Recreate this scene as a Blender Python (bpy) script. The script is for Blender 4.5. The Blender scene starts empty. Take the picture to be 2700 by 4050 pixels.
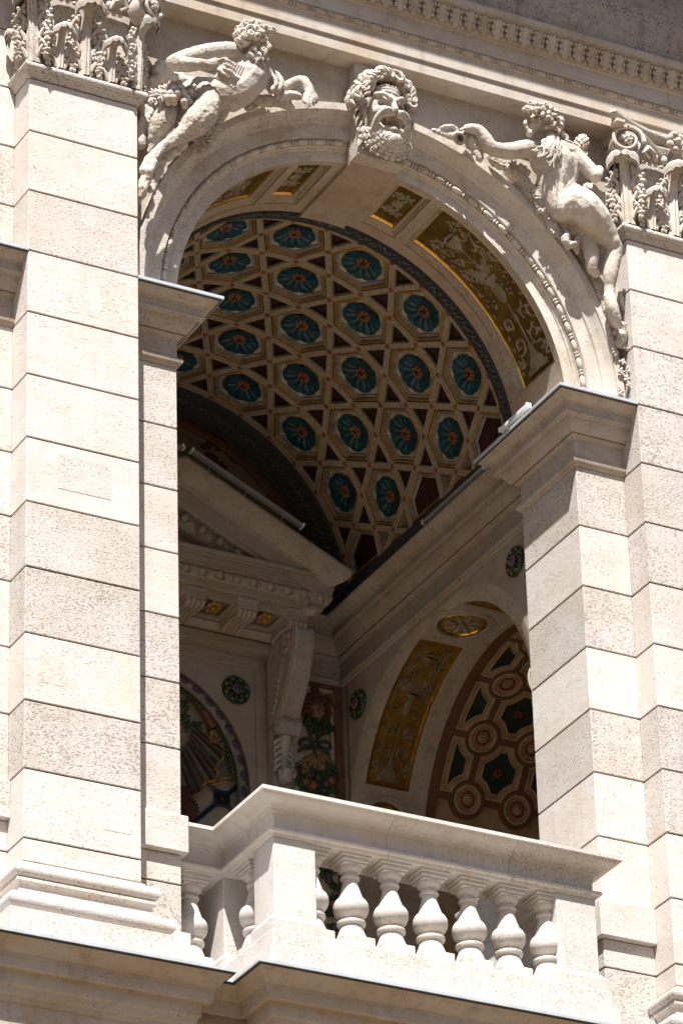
import bpy, bmesh, math, random
from math import sin, cos, pi, radians, sqrt, atan2, hypot
from mathutils import Vector, Matrix, noise as mnoise

sc = bpy.context.scene
COL = sc.collection
# ------------------------------------------------------------------ camera
cam_d = bpy.data.cameras.new('camera')
cam = bpy.data.objects.new('camera', cam_d)
COL.objects.link(cam)
sc.camera = cam
YAW, PITCH, ROLL = 0.50096, 0.50799, -0.03004
_f = Vector((sin(YAW) * cos(PITCH), cos(YAW) * cos(PITCH), sin(PITCH)))
_r = Vector((cos(YAW), -sin(YAW), 0))
_u = _r.cross(_f)
_r2 = cos(ROLL) * _r + sin(ROLL) * _u
_u2 = -sin(ROLL) * _r + cos(ROLL) * _u
_m = Matrix((_r2, _u2, -_f)).transposed().to_4x4()
_m.translation = Vector((-9.5967, -17.0956, -11.0996))
cam.matrix_world = _m
cam_d.sensor_fit = 'HORIZONTAL'
cam_d.sensor_width = 24.0
cam_d.lens = 160.53
cam_d.clip_end = 400
# ------------------------------------------------------------------ light
SUN_DIR = Vector((0.65, 1.0, -2.08)).normalized()
world = bpy.data.worlds.new('World')
sc.world = world
world.use_nodes = True
_n = world.node_tree.nodes
_sky = _n.new('ShaderNodeTexSky')
_sky.sky_type = 'NISHITA'
_sky.sun_disc = False
_sky.sun_elevation = radians(60.2)
_sky.sun_rotation = radians(213)
_sky.dust_density = 2.0
world.node_tree.links.new(_sky.outputs[0], _n['Background'].inputs[0])
_n['Background'].inputs[1].default_value = 0.05
sun_d = bpy.data.lights.new('sun', 'SUN')
sun_d.energy = 5.0
sun_d.angle = radians(0.53)
sun_d.color = (1.0, 0.96, 0.91)
sun = bpy.data.objects.new('sun', sun_d)
COL.objects.link(sun)
sun.rotation_euler = SUN_DIR.to_track_quat('-Z', 'Y').to_euler()
vs = sc.view_settings
vs.view_transform = 'Standard'
vs.look = 'None'
vs.exposure = 1.1
vs.gamma = 1.0
vs.use_curve_mapping = False
sc.cycles.max_bounces = 8
sc.cycles.diffuse_bounces = 5
sc.cycles.caustics_reflective = False
sc.cycles.caustics_refractive = False
sc.cycles.use_denoising = True

# ------------------------------------------------------------------ materials
MATS = {}
def new_mat(name):
    m = bpy.data.materials.new(name)
    m.use_nodes = True
    MATS[name] = m
    nt = m.node_tree
    return m, nt.nodes, nt.links, nt.nodes['Principled BSDF']

def _noise(N, L, vec, scale, detail=4, rough=.6):
    t = N.new('ShaderNodeTexNoise')
    t.inputs['Scale'].default_value = scale
    t.inputs['Detail'].default_value = detail
    t.inputs['Roughness'].default_value = rough
    L.new(vec, t.inputs['Vector'])
    return t.outputs['Fac']

def _ramp(N, L, src, lo, hi, a=0.0, b=1.0):
    t = N.new('ShaderNodeMapRange')
    t.interpolation_type = 'SMOOTHSTEP'
    L.new(src, t.inputs['Value'])
    t.inputs['From Min'].default_value = lo
    t.inputs['From Max'].default_value = hi
    t.inputs['To Min'].default_value = a
    t.inputs['To Max'].default_value = b
    return t.outputs['Result']

def _math(N, L, op, a, b=None):
    t = N.new('ShaderNodeMath')
    t.operation = op
    for i, x in enumerate((a, b)):
        if x is None:
            continue
        if isinstance(x, (int, float)):
            t.inputs[i].default_value = x
        else:
            L.new(x, t.inputs[i])
    return t.outputs[0]

def _mix(N, L, fac, a, b, mode='MIX'):
    t = N.new('ShaderNodeMix')
    t.data_type = 'RGBA'
    t.blend_type = mode
    for s, x in ((t.inputs[0], fac), (t.inputs[6], a), (t.inputs[7], b)):
        if isinstance(x, (int, float)):
            s.default_value = x
        elif isinstance(x, tuple):
            s.default_value = (*x, 1)
        else:
            L.new(x, s)
    return t.outputs[2]

def stone(name, base, warm, stain, pore=0.5, streak=.22, stain_amt=.35, bump=.35, rnd=.10, scale=1.0, pit_col=.42, porelo=.605, rough=.88):
    m, N, L, B = new_mat(name)
    g = N.new('ShaderNodeNewGeometry')
    oi = N.new('ShaderNodeObjectInfo')
    mp = N.new('ShaderNodeMapping')
    L.new(g.outputs['Position'], mp.inputs['Vector'])
    mp.inputs['Scale'].default_value = (scale, scale, scale * 1.5)
    # each block has its own bed, so shift the pattern by the block's random number
    comb = N.new('ShaderNodeCombineXYZ')
    for i in range(3):
        L.new(_math(N, L, 'MULTIPLY', oi.outputs['Random'], 7.0 + 5 * i), comb.inputs[i])
    add = N.new('ShaderNodeVectorMath')
    add.operation = 'ADD'
    L.new(mp.outputs[0], add.inputs[0])
    L.new(comb.outputs[0], add.inputs[1])
    v = add.outputs[0]
    big = _noise(N, L, v, 2.2, 4)
    mid = _noise(N, L, v, 11, 6, .65)
    fine = _noise(N, L, v, 95, 3, .7)
    pores = _noise(N, L, v, 78, 3, .62)
    mp2 = N.new('ShaderNodeMapping')
    L.new(g.outputs['Position'], mp2.inputs['Vector'])
    mp2.inputs['Scale'].default_value = (16, 16, 1.1)
    strk = _noise(N, L, mp2.outputs[0], 1.0, 5, .6)
    patch = _noise(N, L, v, 4.0, 3)
    col = _mix(N, L, _ramp(N, L, big, .38, .66), base, warm)
    col = _mix(N, L, _math(N, L, 'MULTIPLY', _ramp(N, L, mid, .48, .74), stain_amt), col, stain)
    col = _mix(N, L, _math(N, L, 'MULTIPLY', _ramp(N, L, strk, .50, .72), streak), col, stain)
    # pore density differs from block to block and across a block
    dens = _math(N, L, 'ADD', _ramp(N, L, oi.outputs['Random'], 0, 1, -.03, .045), _ramp(N, L, patch, .35, .65, -.025, .03))
    pv = _math(N, L, 'ADD', pores, dens)
    pit = _ramp(N, L, pv, porelo, porelo + .05)
    dark = tuple(c * pit_col for c in stain)
    col = _mix(N, L, _math(N, L, 'MULTIPLY', pit, pore), col, dark)
    val = _ramp(N, L, oi.outputs['Random'], 0, 1, 1 + rnd * .3, 1 - rnd)
    hs = N.new('ShaderNodeHueSaturation')
    L.new(col, hs.inputs['Color'])
    L.new(val, hs.inputs['Value'])
    hs.inputs['Saturation'].default_value = 1.0
    L.new(hs.outputs[0], B.inputs['Base Color'])
    B.inputs['Roughness'].default_value = rough
    B.inputs['Specular IOR Level'].default_value = .25
    h = _math(N, L, 'SUBTRACT', _math(N, L, 'MULTIPLY', fine, .5), _math(N, L, 'MULTIPLY', pit, 1.0))
    h = _math(N, L, 'ADD', h, _math(N, L, 'MULTIPLY', mid, .6))
    bp = N.new('ShaderNodeBump')
    bp.inputs['Strength'].default_value = bump
    bp.inputs['Distance'].default_value = .008
    L.new(h, bp.inputs['Height'])
    L.new(bp.outputs[0], B.inputs['Normal'])
    return m

def paint(name, c1, c2=None, rough=.5, metal=0, scale=14, bump=.15, spec=.4, dirt=.25, bscale=60, bdist=.004):
    """painted, glazed or gilded surface with uneven tone, dirt and fine relief"""
    m, N, L, B = new_mat(name)
    g = N.new('ShaderNodeNewGeometry')
    c2 = c2 or tuple(x * .7 for x in c1)
    a = _noise(N, L, g.outputs['Position'], scale, 5, .65)
    b = _noise(N, L, g.outputs['Position'], scale * 4.3, 4, .7)
    col = _mix(N, L, _ramp(N, L, a, .36, .66), c1, c2)
    col = _mix(N, L, _math(N, L, 'MULTIPLY', _ramp(N, L, b, .5, .72), dirt), col, tuple(x * .35 for x in c1))
    L.new(col, B.inputs['Base Color'])
    B.inputs['Roughness'].default_value = rough
    B.inputs['Metallic'].default_value = metal
    B.inputs['Specular IOR Level'].default_value = spec
    h = _noise(N, L, g.outputs['Position'], bscale, 4, .6)
    bp = N.new('ShaderNodeBump')
    bp.inputs['Strength'].default_value = bump
    bp.inputs['Distance'].default_value = bdist
    L.new(h, bp.inputs['Height'])
    L.new(bp.outputs[0], B.inputs['Normal'])
    return m

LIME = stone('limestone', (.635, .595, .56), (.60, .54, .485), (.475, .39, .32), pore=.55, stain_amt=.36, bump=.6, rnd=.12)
LIME2 = stone('limestone_carved', (.59, .545, .495), (.51, .445, .375), (.33, .275, .225), pore=.55, stain_amt=.6, rnd=.06, bump=.4, streak=.35)
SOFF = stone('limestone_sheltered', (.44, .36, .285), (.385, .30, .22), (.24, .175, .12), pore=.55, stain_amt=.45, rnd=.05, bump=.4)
RAIL = stone('limestone_rail', (.64, .615, .585), (.60, .56, .515), (.42, .37, .32), pore=.5, stain_amt=.35, rnd=.07, bump=.25, porelo=.625, streak=.35)
MOULD = stone('limestone_mouldings', (.48, .435, .385), (.44, .365, .29), (.25, .195, .15), pore=.5, stain_amt=.4, rnd=.06, streak=.3, porelo=.625)
FRIEZE = stone('limestone_weathered', (.44, .41, .385), (.44, .385, .335), (.17, .155, .145), pore=.6, stain_amt=.6, rnd=.05, streak=.5)
INNER = stone('limestone_inner', (.36, .32, .27), (.335, .265, .195), (.15, .12, .085), pore=.5, stain_amt=.35, rnd=.05, porelo=.63, bump=.15, streak=.2)  # limestone darkened in colour to carry the loggia's shade
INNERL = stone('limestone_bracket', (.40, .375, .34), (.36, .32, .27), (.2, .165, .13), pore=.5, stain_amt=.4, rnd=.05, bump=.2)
MORTAR = paint('mortar', (.07, .055, .042), rough=.95, spec=.1)
LEAD = paint('lead_flashing', (.62, .66, .70), (.55, .58, .61), rough=.45, metal=.3, dirt=.2)
LEADDARK = paint('lead_edge', (.06, .065, .07), rough=.6)
GOLD = paint('gold_leaf', (.24, .145, .035), (.15, .085, .018), rough=.38, metal=.6, dirt=.35, bump=.35, bscale=120)
GOLDRIM = paint('gold_rim', (.80, .50, .12), (.62, .36, .08), rough=.26, metal=1.0, dirt=.2, bump=.1)
GOLDB = paint('gold_leaf_lit', (.52, .30, .06), (.36, .19, .03), rough=.32, metal=.8, dirt=.4, bump=.4, bscale=110)  # same gold leaf as GOLD, lightened to carry the reflection it catches
GRISD = paint('grisaille_paint_shaded', (.20, .15, .08), (.12, .085, .04), rough=.5, dirt=.4)  # GRIS darkened in colour, as the relief looks against reflecting gold
GRIS = paint('grisaille_paint', (.32, .27, .19), (.20, .16, .10), rough=.6, dirt=.4)
RIBM = paint('carved_rib', (.44, .365, .265), (.32, .25, .17), rough=.75, dirt=.55, scale=60, bump=.9, bscale=75, bdist=.012)
BLUE = paint('blue_glaze', (.014, .070, .092), (.008, .040, .060), rough=.38, dirt=.45, bump=.2)
BRONZE = paint('bronze_flower', (.24, .11, .055), (.15, .06, .03), rough=.5, metal=.2, bump=.5)
OCHRE = paint('ochre_gilding', (.46, .27, .07), (.33, .18, .05), rough=.5, metal=.35, dirt=.5, bump=.6, bscale=150)
EGGM = paint('grey_egg_moulding', (.32, .31, .30), (.20, .19, .19), rough=.6, dirt=.4, bump=.4)
CREAM = paint('cream_ground', (.55, .46, .33), (.46, .37, .25), rough=.7, dirt=.2)
REDF = paint('dark_red_field', (.05, .015, .010), (.028, .009, .007), rough=.6)
GREENL = paint('green_line', (.05, .07, .035), rough=.6)
STUD = paint('red_stud', (.32, .075, .025), (.2, .045, .02), rough=.5)
BANDL = paint('dark_relief_leaf', (.10, .10, .10), (.06, .062, .066), rough=.6)
BAND = paint('dark_relief_band', (.035, .038, .044), (.06, .058, .056), rough=.6, scale=40, bump=1.0, bscale=45, bdist=.02, dirt=.6)
BROWN = paint('brown_band', (.15, .068, .036), (.105, .048, .026), rough=.65, dirt=.4)
LUNETTE = paint('lunette_plaster', (.20, .165, .10), (.15, .12, .07), rough=.8)
PLASTER = paint('side_vault_plaster', (.42, .30, .175), (.33, .225, .125), rough=.75, dirt=.2)
GREENF = paint('dark_green_field', (.022, .036, .028), (.014, .024, .02), rough=.5)
VRED = paint('red_ring', (.25, .04, .025), (.17, .03, .02), rough=.6)
BLACKM = paint('black_gap', (.012, .011, .010), rough=.9)
WHITEM = paint('white_lamp_housing', (.80, .80, .80), (.74, .74, .74), rough=.35, dirt=.08, bump=.02)
GREYM = paint('grey_lamp_housing', (.30, .31, .31), (.26, .27, .27), rough=.4, dirt=.1, bump=.02)

# ------------------------------------------------------------------ mesh helpers
class MB:
    def __init__(s):
        s.v, s.f, s.mi = [], [], []
    def add(s, vs, fs, mi=0):
        o = len(s.v)
        s.v += [tuple(p) for p in vs]
        s.f += [tuple(i + o for i in f) for f in fs]
        s.mi += [mi] * len(fs)
        return s
    def box(s, x0, x1, y0, y1, z0, z1, c=0.0, mi=0):
        if c <= 0:
            v = [(x, y, z) for x in (x0, x1) for y in (y0, y1) for z in (z0, z1)]
            return s.add(v, [(0, 1, 3, 2), (4, 6, 7, 5), (0, 4, 5, 1), (2, 3, 7, 6), (0, 2, 6, 4), (1, 5, 7, 3)], mi)
        v, ix = [], {}
        for i in (0, 1):
            for j in (0, 1):
                for k in (0, 1):
                    p = ((x0, x1)[i], (y0, y1)[j], (z0, z1)[k])
                    sg = (1 - 2 * i, 1 - 2 * j, 1 - 2 * k)
                    for a in range(3):
                        q = [p[t] + (0 if t == a else sg[t] * c) for t in range(3)]
                        ix[i, j, k, a] = len(v)
                        v.append(q)
        f = []
        for a in range(3):
            b, d = (a + 1) % 3, (a + 2) % 3
            for e in (0, 1):
                def K(tb, td):
                    t = [0, 0, 0]
                    t[a], t[b], t[d] = e, tb, td
                    return tuple(t)
                q = [ix[(*K(0, 0), a)], ix[(*K(1, 0), a)], ix[(*K(1, 1), a)], ix[(*K(0, 1), a)]]
                f.append(q if e else q[::-1])
        for a in range(3):          # edges running along axis a
            b, d = (a + 1) % 3, (a + 2) % 3
            for eb in (0, 1):
                for ed in (0, 1):
                    def K(ta):
                        t = [0, 0, 0]
                        t[a], t[b], t[d] = ta, eb, ed
                        return tuple(t)
                    q = [ix[(*K(0), b)], ix[(*K(1), b)], ix[(*K(1), d)], ix[(*K(0), d)]]
                    f.append(q)
        for i in (0, 1):
            for j in (0, 1):
                for k in (0, 1):
                    f.append([ix[i, j, k, a] for a in range(3)])
        return s.add(v, f, mi)
    def build(s, name, mat, parent=None, smooth=35, loc=None, rot=None, recalc=True, **props):
        me = bpy.data.meshes.new(name)
        me.from_pydata(s.v, [], s.f)
        for m in (mat if isinstance(mat, (list, tuple)) else [mat]):
            me.materials.append(m)
        if any(s.mi):
            me.polygons.foreach_set('material_index', s.mi)
        if recalc:
            bm = bmesh.new()
            bm.from_mesh(me)
            bmesh.ops.recalc_face_normals(bm, faces=bm.faces)
            bm.to_mesh(me)
            bm.free()
        if smooth:
            me.polygons.foreach_set('use_smooth', [True] * len(me.polygons))
            me.set_sharp_from_angle(angle=radians(smooth))
        me.update()
        return link(name, me, parent, loc, rot, **props)

def link(name, me, parent=None, loc=None, rot=None, **props):
    o = bpy.data.objects.new(name, me)
    COL.objects.link(o)
    if parent is not None:
        o.parent = parent
        if parent.type == 'EMPTY':      # parts are modelled in world coordinates
            o.matrix_parent_inverse = Matrix.Translation(-parent.location)
    if loc is not None:
        o.location = loc
    if rot is not None:
        o.rotation_euler = rot
    for k, x in props.items():
        o[k] = x
    return o

def thing(name, label, category, loc=(0, 0, 0), group=None):
    o = bpy.data.objects.new(name, None)
    COL.objects.link(o)
    o.empty_display_size = .1
    o['label'] = label
    o['category'] = category
    if group:
        o['group'] = group
    o.location = loc
    return o

def sweep(mb, prof, path, mi=0, close=True):
    """profile of (out, z) carried along an xy path with mitred corners; out points to the right of the path"""
    n = len(path)
    rings = []
    for i, p in enumerate(path):
        p = Vector(p)
        d0 = (p - Vector(path[i - 1])).normalized() if i else None
        d1 = (Vector(path[i + 1]) - p).normalized() if i < n - 1 else None
        d0 = d0 or d1
        d1 = d1 or d0
        n0, n1 = Vector((d0.y, -d0.x)), Vector((d1.y, -d1.x))
        m = (n0 + n1)
        m = m / m.dot(n0) if m.length > 1e-6 else n0
        rings.append([(p.x + m.x * a, p.y + m.y * a, z) for a, z in prof])
    k = len(prof)
    vs = [q for r in rings for q in r]
    fs = []
    for i in range(n - 1):
        for j in range(k if close else k - 1):
            a, b = i * k + j, i * k + (j + 1) % k
            fs.append((a, b, b + k, a + k))
    if close:
        fs.append(tuple(range(k)))
        fs.append(tuple(range((n - 1) * k, n * k))[::-1])
    return mb.add(vs, fs, mi)

def arc(mb, prof, a0, a1, n, zc=.735, mi=0, close=True, caps=True, xc=0):
    """profile of (r, y) carried round an axis parallel to y"""
    k = len(prof)
    vs, fs = [], []
    for i in range(n + 1):
        t = a0 + (a1 - a0) * i / n
        for r, y in prof:
            vs.append((xc + r * sin(t), y, zc + r * cos(t)))
    for i in range(n):
        for j in range(k if close else k - 1):
            a, b = i * k + j, i * k + (j + 1) % k
            fs.append((a, b, b + k, a + k))
    if caps and close:
        fs.append(tuple(range(k)))
        fs.append(tuple(range(n * k, (n + 1) * k))[::-1])
    return mb.add(vs, fs, mi)

def lathe(mb, prof, n=20, c=(0, 0, 0), mi=0, axis='z', a0=0, a1=2 * pi):
    """(r, h) profile turned round an axis through c"""
    vs, fs = [], []
    full = abs(a1 - a0 - 2 * pi) < 1e-6
    m = n if full else n + 1
    for r, h in prof:
        for i in range(m):
            t = a0 + (a1 - a0) * i / n
            x, y = r * cos(t), r * sin(t)
            q = {'z': (x, y, h), 'y': (x, h, y), 'x': (h, x, y)}[axis]
            vs.append((c[0] + q[0], c[1] + q[1], c[2] + q[2]))
    for j in range(len(prof) - 1):
        for i in range(n):
            a, b = j * m + i, j * m + (i + 1) % m
            fs.append((a, b, b + m, a + m))
    return mb.add(vs, fs, mi)

def ball(mb, c, r, nu=8, nv=6, mi=0, sq=(1, 1, 1), rot=None):
    vs, fs = [], []
    for j in range(nv + 1):
        p = pi * j / nv
        for i in range(nu):
            t = 2 * pi * i / nu
            q = Vector((r * sq[0] * sin(p) * cos(t), r * sq[1] * sin(p) * sin(t), r * sq[2] * cos(p)))
            if rot is not None:
                q = rot @ q
            vs.append(q + Vector(c))
    for j in range(nv):
        for i in range(nu):
            a, b = j * nu + i, j * nu + (i + 1) % nu
            fs.append((a, b, b + nu, a + nu))
    return mb.add(vs, fs, mi)

def tube(mb, pts, rad, n=8, mi=0, flat=1.0, up=None):
    """round bar along points; rad a number or one per point"""
    pts = [Vector(p) for p in pts]
    rads = rad if isinstance(rad, (list, tuple)) else [rad] * len(pts)
    vs, fs = [], []
    prev = None
    for i, p in enumerate(pts):
        t = (pts[min(i + 1, len(pts) - 1)] - pts[max(i - 1, 0)]).normalized()
        u = Vector(up) if up is not None else (prev if prev is not None else Vector((.13, .31, .94)))
        a = (u - t * u.dot(t))
        a = a.normalized() if a.length > 1e-6 else t.orthogonal().normalized()
        prev = a
        b = t.cross(a)
        for j in range(n):
            w = 2 * pi * j / n
            vs.append(p + (a * cos(w) * flat + b * sin(w)) * rads[i])
    for i in range(len(pts) - 1):
        for j in range(n):
            a, b = i * n + j, i * n + (j + 1) % n
            fs.append((a, b, b + n, a + n))
    fs.append(tuple(range(n))[::-1])
    fs.append(tuple(range((len(pts) - 1) * n, len(pts) * n)))
    return mb.add(vs, fs, mi)

def prism(mb, poly, f0, f1, mi=0):
    """closed polygon given twice by mapping functions f0(u,v), f1(u,v)"""
    k = len(poly)
    vs = [f0(*p) for p in poly] + [f1(*p) for p in poly]
    fs = [tuple(range(k)), tuple(range(k, 2 * k))[::-1]]
    for i in range(k):
        j = (i + 1) % k
        fs.append((i, j, j + k, i + k))
    return mb.add(vs, fs, mi)
# ------------------------------------------------------------------ setting
ZC = .735                      # centre of the arch and of the vault
mb = MB()
mb.box(-60, 60, -70, 30, -12.9, -12.7)
PAVE = paint('pavement', (.22, .165, .115), (.17, .13, .09), rough=.9, scale=2)
mb.build('street', PAVE, kind='structure')
# unseen shaded houses across the avenue, added to cut skylight and bounce
HOUSE = paint('plaster_front', (.30, .25, .19), (.25, .21, .16), rough=.9, scale=1)
PANE = paint('window_glass', (.03, .035, .04), rough=.15, scale=3, bump=0)
ROOF = paint('slate_roof', (.07, .065, .065), rough=.8)
_pane_me = None
for hx, hh in ((-42, 19.5), (-21, 21.5), (0, 20), (21, 22), (42, 19)):
    T = thing('town_house', 'unseen plastered town house added across the avenue, ' + {-42: 'at one end beside the second tallest', -21: 'second tallest of the row', 0: 'middle of the row', 21: 'tallest of the row', 42: 'lowest, at the end beside the tallest'}[hx], 'house', (hx, -46, -12.7), group='houses across the avenue')
    mb = MB()
    mb.box(hx - 10.4, hx + 10.4, -58, -46, -12.7, -12.7 + hh)
    mb.build('wall', HOUSE, T, smooth=0)
    mb = MB()
    mb.add([(hx - 10.6, -45.6, -12.7 + hh), (hx + 10.6, -45.6, -12.7 + hh), (hx + 10.6, -58.4, -12.7 + hh), (hx - 10.6, -58.4, -12.7 + hh), (hx - 10.6, -52, -9.2 + hh), (hx + 10.6, -52, -9.2 + hh)],
           [(0, 1, 5, 4), (3, 4, 5, 2), (0, 4, 3), (1, 2, 5), (0, 3, 2, 1)])
    mb.build('roof', ROOF, T, smooth=0)
    for i in range(7):
        for j in range(5):
            if _pane_me is None:
                q = MB()
                q.box(-.6, .6, 0, .05, 0, 2.1)
                o = q.build('window', PANE, T, smooth=0)
                _pane_me = o.data
                bpy.data.objects.remove(o)
            link('window', _pane_me, T, (hx - 9 + i * 3, -46.02, -11 + j * 3.8))

# ------------------------------------------------------------------ piers
random.seed(77)
GAP = .0042
def course_blocks(name, parent, x0, x1, y0, y1, zs, mat, chamf=.003, proto={}):
    for a, b in zip(zs[:-1], zs[1:]):
        mb = MB()
        j = .0014 * (random.random() - .5)
        mb.box(x0, x1, y0 + j, y1, b + GAP, a - GAP, chamf)
        mb.build(name, mat, parent, smooth=0)

IMPOST = [(.165, .693), (.165, .682), (.158, .678), (.155, .672), (.146, .668), (.132, .658), (.120, .650), (.112, .648),
          (.110, .640), (.100, .638), (.098, .600), (.106, .598), (.106, .590), (.098, .588), (.096, .580), (.090, .578), (.086, .588), (.078, .590),
          (.064, .560), (.046, .530), (.036, .520), (.030, .530), (.024, .530), (.026, .516), (.018, .508), (.010, .502), (.002, .498),
          (.002, .395), (.010, .393), (.022, .386), (.026, .376), (.023, .364), (.014, .358), (.012, .350), (.004, .346), (.001, .342)]
def pier(sg, label):
    cx = sg * 1.705
    T = thing('stone_pier', label, 'pier', (cx, 0, -3.0))
    zs = [1.69, 1.38, 1.035, .69, .345, 0, -.345, -.69, -1.035, -1.38, -1.725, -2.07, -2.415, -2.53]
    course_blocks('pilaster_block', T, cx - .2925, cx + .2925, -.17, .06, zs, LIME)
    mb = MB()
    mb.box(cx - .286, cx + .286, -.163, .1, -3.0, 2.38)
    for e in (-1, 1):
        xa, xb = cx + e * .2925, cx + e * .579
        x0, x1 = min(xa, xb), max(xa, xb)
        course_blocks('jamb_block', T, x0, x1, 0, .545, [.345, 0, -.345, -.69, -1.035, -1.38, -1.725, -2.07], LIME)
        # projecting block at rail height, plain courses and plinth below it
        q = MB()
        q.box(x0 - (.026 if e < 0 else 0), x1 + (.026 if e > 0 else 0), -.028, .545, -2.262, -2.07 - GAP, .004)
        q.build('jamb_block', LIME, T, smooth=0)
        course_blocks('jamb_block', T, x0, x1, .004, .545, [-2.262, -2.415, -2.66], LIME)
        q = MB()
        q.box(x0 - (.03 if e < 0 else 0), x1 + (.03 if e > 0 else 0), -.03, .545, -3.0, -2.663, .004)
        q.build('jamb_plinth', LIME, T, smooth=0)
        mb.box(x0 + .006, x1 - .006, .012, .54, -3.0, .69)
        # impost cornice with its lead cover
        xi = cx + e * .579
        if e * cx < 0 or True:
            path = [(xi + .089, .545), (xi, .545), (xi, 0), (xa, 0)] if e < 0 else [(xa, 0), (xi, 0), (xi, .545), (xi - .089, .545)]
            prof = IMPOST + [(-.05, .342), (-.05, .690)]
            q = MB()
            sweep(q, prof, path)
            ic = q.build('impost_cornice', MOULD, T, smooth=40)
            q = MB()
            sweep(q, [(.176, .702), (.176, .686), (.168, .684), (.168, .694), (-.05, .696), (-.05, .702)], path)
            q.build('lead_cover', LEAD, ic, smooth=0)
            q = MB()
            sweep(q, [(.168, .6935), (.170, .681), (.160, .679), (.158, .6925)], path)
            q.build('cover_edge', LEADDARK, ic, smooth=0)
    mb.build('mortar_core', MORTAR, T, smooth=0)
    # attic base
    pth = [(cx - .2925, 0), (cx - .2925, -.17), (cx + .2925, -.17), (cx + .2925, 0)]
    def rnd(pc, zc, r, a0, a1, n=7):
        return [(pc + r * cos(radians(a0 + (a1 - a0) * i / n)), zc + r * sin(radians(a0 + (a1 - a0) * i / n))) for i in range(n + 1)]
    prof = [(0, -2.532), (.012, -2.540), (.016, -2.556), (.022, -2.560)] + rnd(.030, -2.597, .036, 80, -80, 8) + [(.052, -2.636), (.052, -2.650)] \
        + [(.040, -2.658), (.034, -2.675), (.038, -2.698), (.060, -2.712), (.070, -2.714), (.070, -2.726)] + rnd(.075, -2.768, .042, 85, -85, 8) + [(.112, -2.812), (.112, -3.0), (-.02, -3.0), (-.02, -2.532)]
    q = MB()
    sweep(q, prof, pth)
    q.build('pilaster_base', LIME, T, smooth=40)
    # necking and astragal under the capital
    prof = [(-.02, 1.768), (.012, 1.766)] + rnd(.020, 1.744, .022, 90, -80, 7) + [(.024, 1.718), (.016, 1.712), (.012, 1.700), (.004, 1.692), (-.02, 1.692)]
    q = MB()
    sweep(q, prof, pth)
    q.build('astragal', LIME, T, smooth=40)
    return T
def bay_wall(sg, label):
    T = thing('bay_wall', label, 'wall', (sg * 2.4, 0, .7))
    x0, x1 = sorted((sg * 1.9975, sg * 2.9))
    zs = [2.376, 2.07, 1.725, 1.38, 1.035, .705]
    course_blocks('wall_block', T, x0, x1, .002, .40, zs, LIME)
    mb = MB()
    mb.box(x0 + .004, x1 - .004, .012, .39, .705, 2.376)
    mb.build('mortar_core', MORTAR, T, smooth=0)
bay_wall(-1, 'coursed limestone wall beyond the left pier, at the left picture edge')
PIER_L = pier(-1, 'tall pale limestone pier left of the arch, built of smooth courses')
PIER_R = pier(1, 'pale limestone pier right of the arch, cut by the picture edge')

for x0, x1, z0, z1 in ((-1.833, -1.56, -.585, -.40), (-1.80, -1.62, .40, .62), (-1.93, -1.80, -1.62, -1.47), (-1.60, -1.46, -2.30, -2.16)):
    mb = MB()
    mb.box(x0, x1, -.1711, -.12, z0, z1, .0003)
    mb.build('repair_patch', LIME, PIER_L, smooth=0)
# ------------------------------------------------------------------ front arch
ARCH = thing('front_arch', 'pale stone arch with bead moulding and gilded panels under it', 'arch', (0, 0, .69))
AE = 1.611
KH = .135                      # half width of the keystone
prof_arch = [(1.110, .030), (1.170, .030), (1.174, .020), (1.182, .018), (1.186, .004), (1.216, .002), (1.222, -.022), (1.296, -.028),
             (1.300, -.040), (1.312, -.046), (1.328, -.062), (1.338, -.082), (1.344, -.088), (1.346, -.100), (1.385, -.103), (1.388, -.03), (1.30, .1), (1.13, .1)]
for s, lab in ((-1, 'left half, shaded by the reclining figure'), (1, 'right half, mostly sunlit')):
    mb = MB()
    arc(mb, prof_arch, s * .090, s * AE, 72)
    mb.build('archivolt', LIME2, ARCH, smooth=30, label='archivolt, ' + lab)
# bead and reel
mb = MB()
for h, r in ((-.032, .001),):
    pass
prof_b = [(.0005, -.034), (.008, -.031), (.0125, -.024), (.0145, -.01), (.0145, .01), (.0125, .024), (.008, .031), (.0005, .034)]
lathe(mb, prof_b, 10, axis='x')
bead_me = mb.build('bead', LIME2, ARCH, smooth=60).data
mb = MB()
lathe(mb, [(.0005, -.0075), (.010, -.006), (.0145, 0), (.010, .006), (.0005, .0075)], 10, axis='x')
reel_me = mb.build('reel', LIME2, ARCH, smooth=60).data
for o in list(ARCH.children):
    if o.name in ('bead', 'reel'):
        bpy.data.objects.remove(o)
PB = .1045 / 1.200
for s in (-1, 1):
    k = 0
    while True:
        t = s * (.165 + k * PB)
        if abs(t) > 1.60:
            break
        for dt, me, nm in ((0, bead_me, 'bead'), (.0435 / 1.2, reel_me, 'reel'), (.0605 / 1.2, reel_me, 'reel')):
            a = t + s * dt
            link(nm, me, ARCH, (1.200 * sin(a), -.006, ZC + 1.200 * cos(a)), (0, a, 0))
        k += 1
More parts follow.
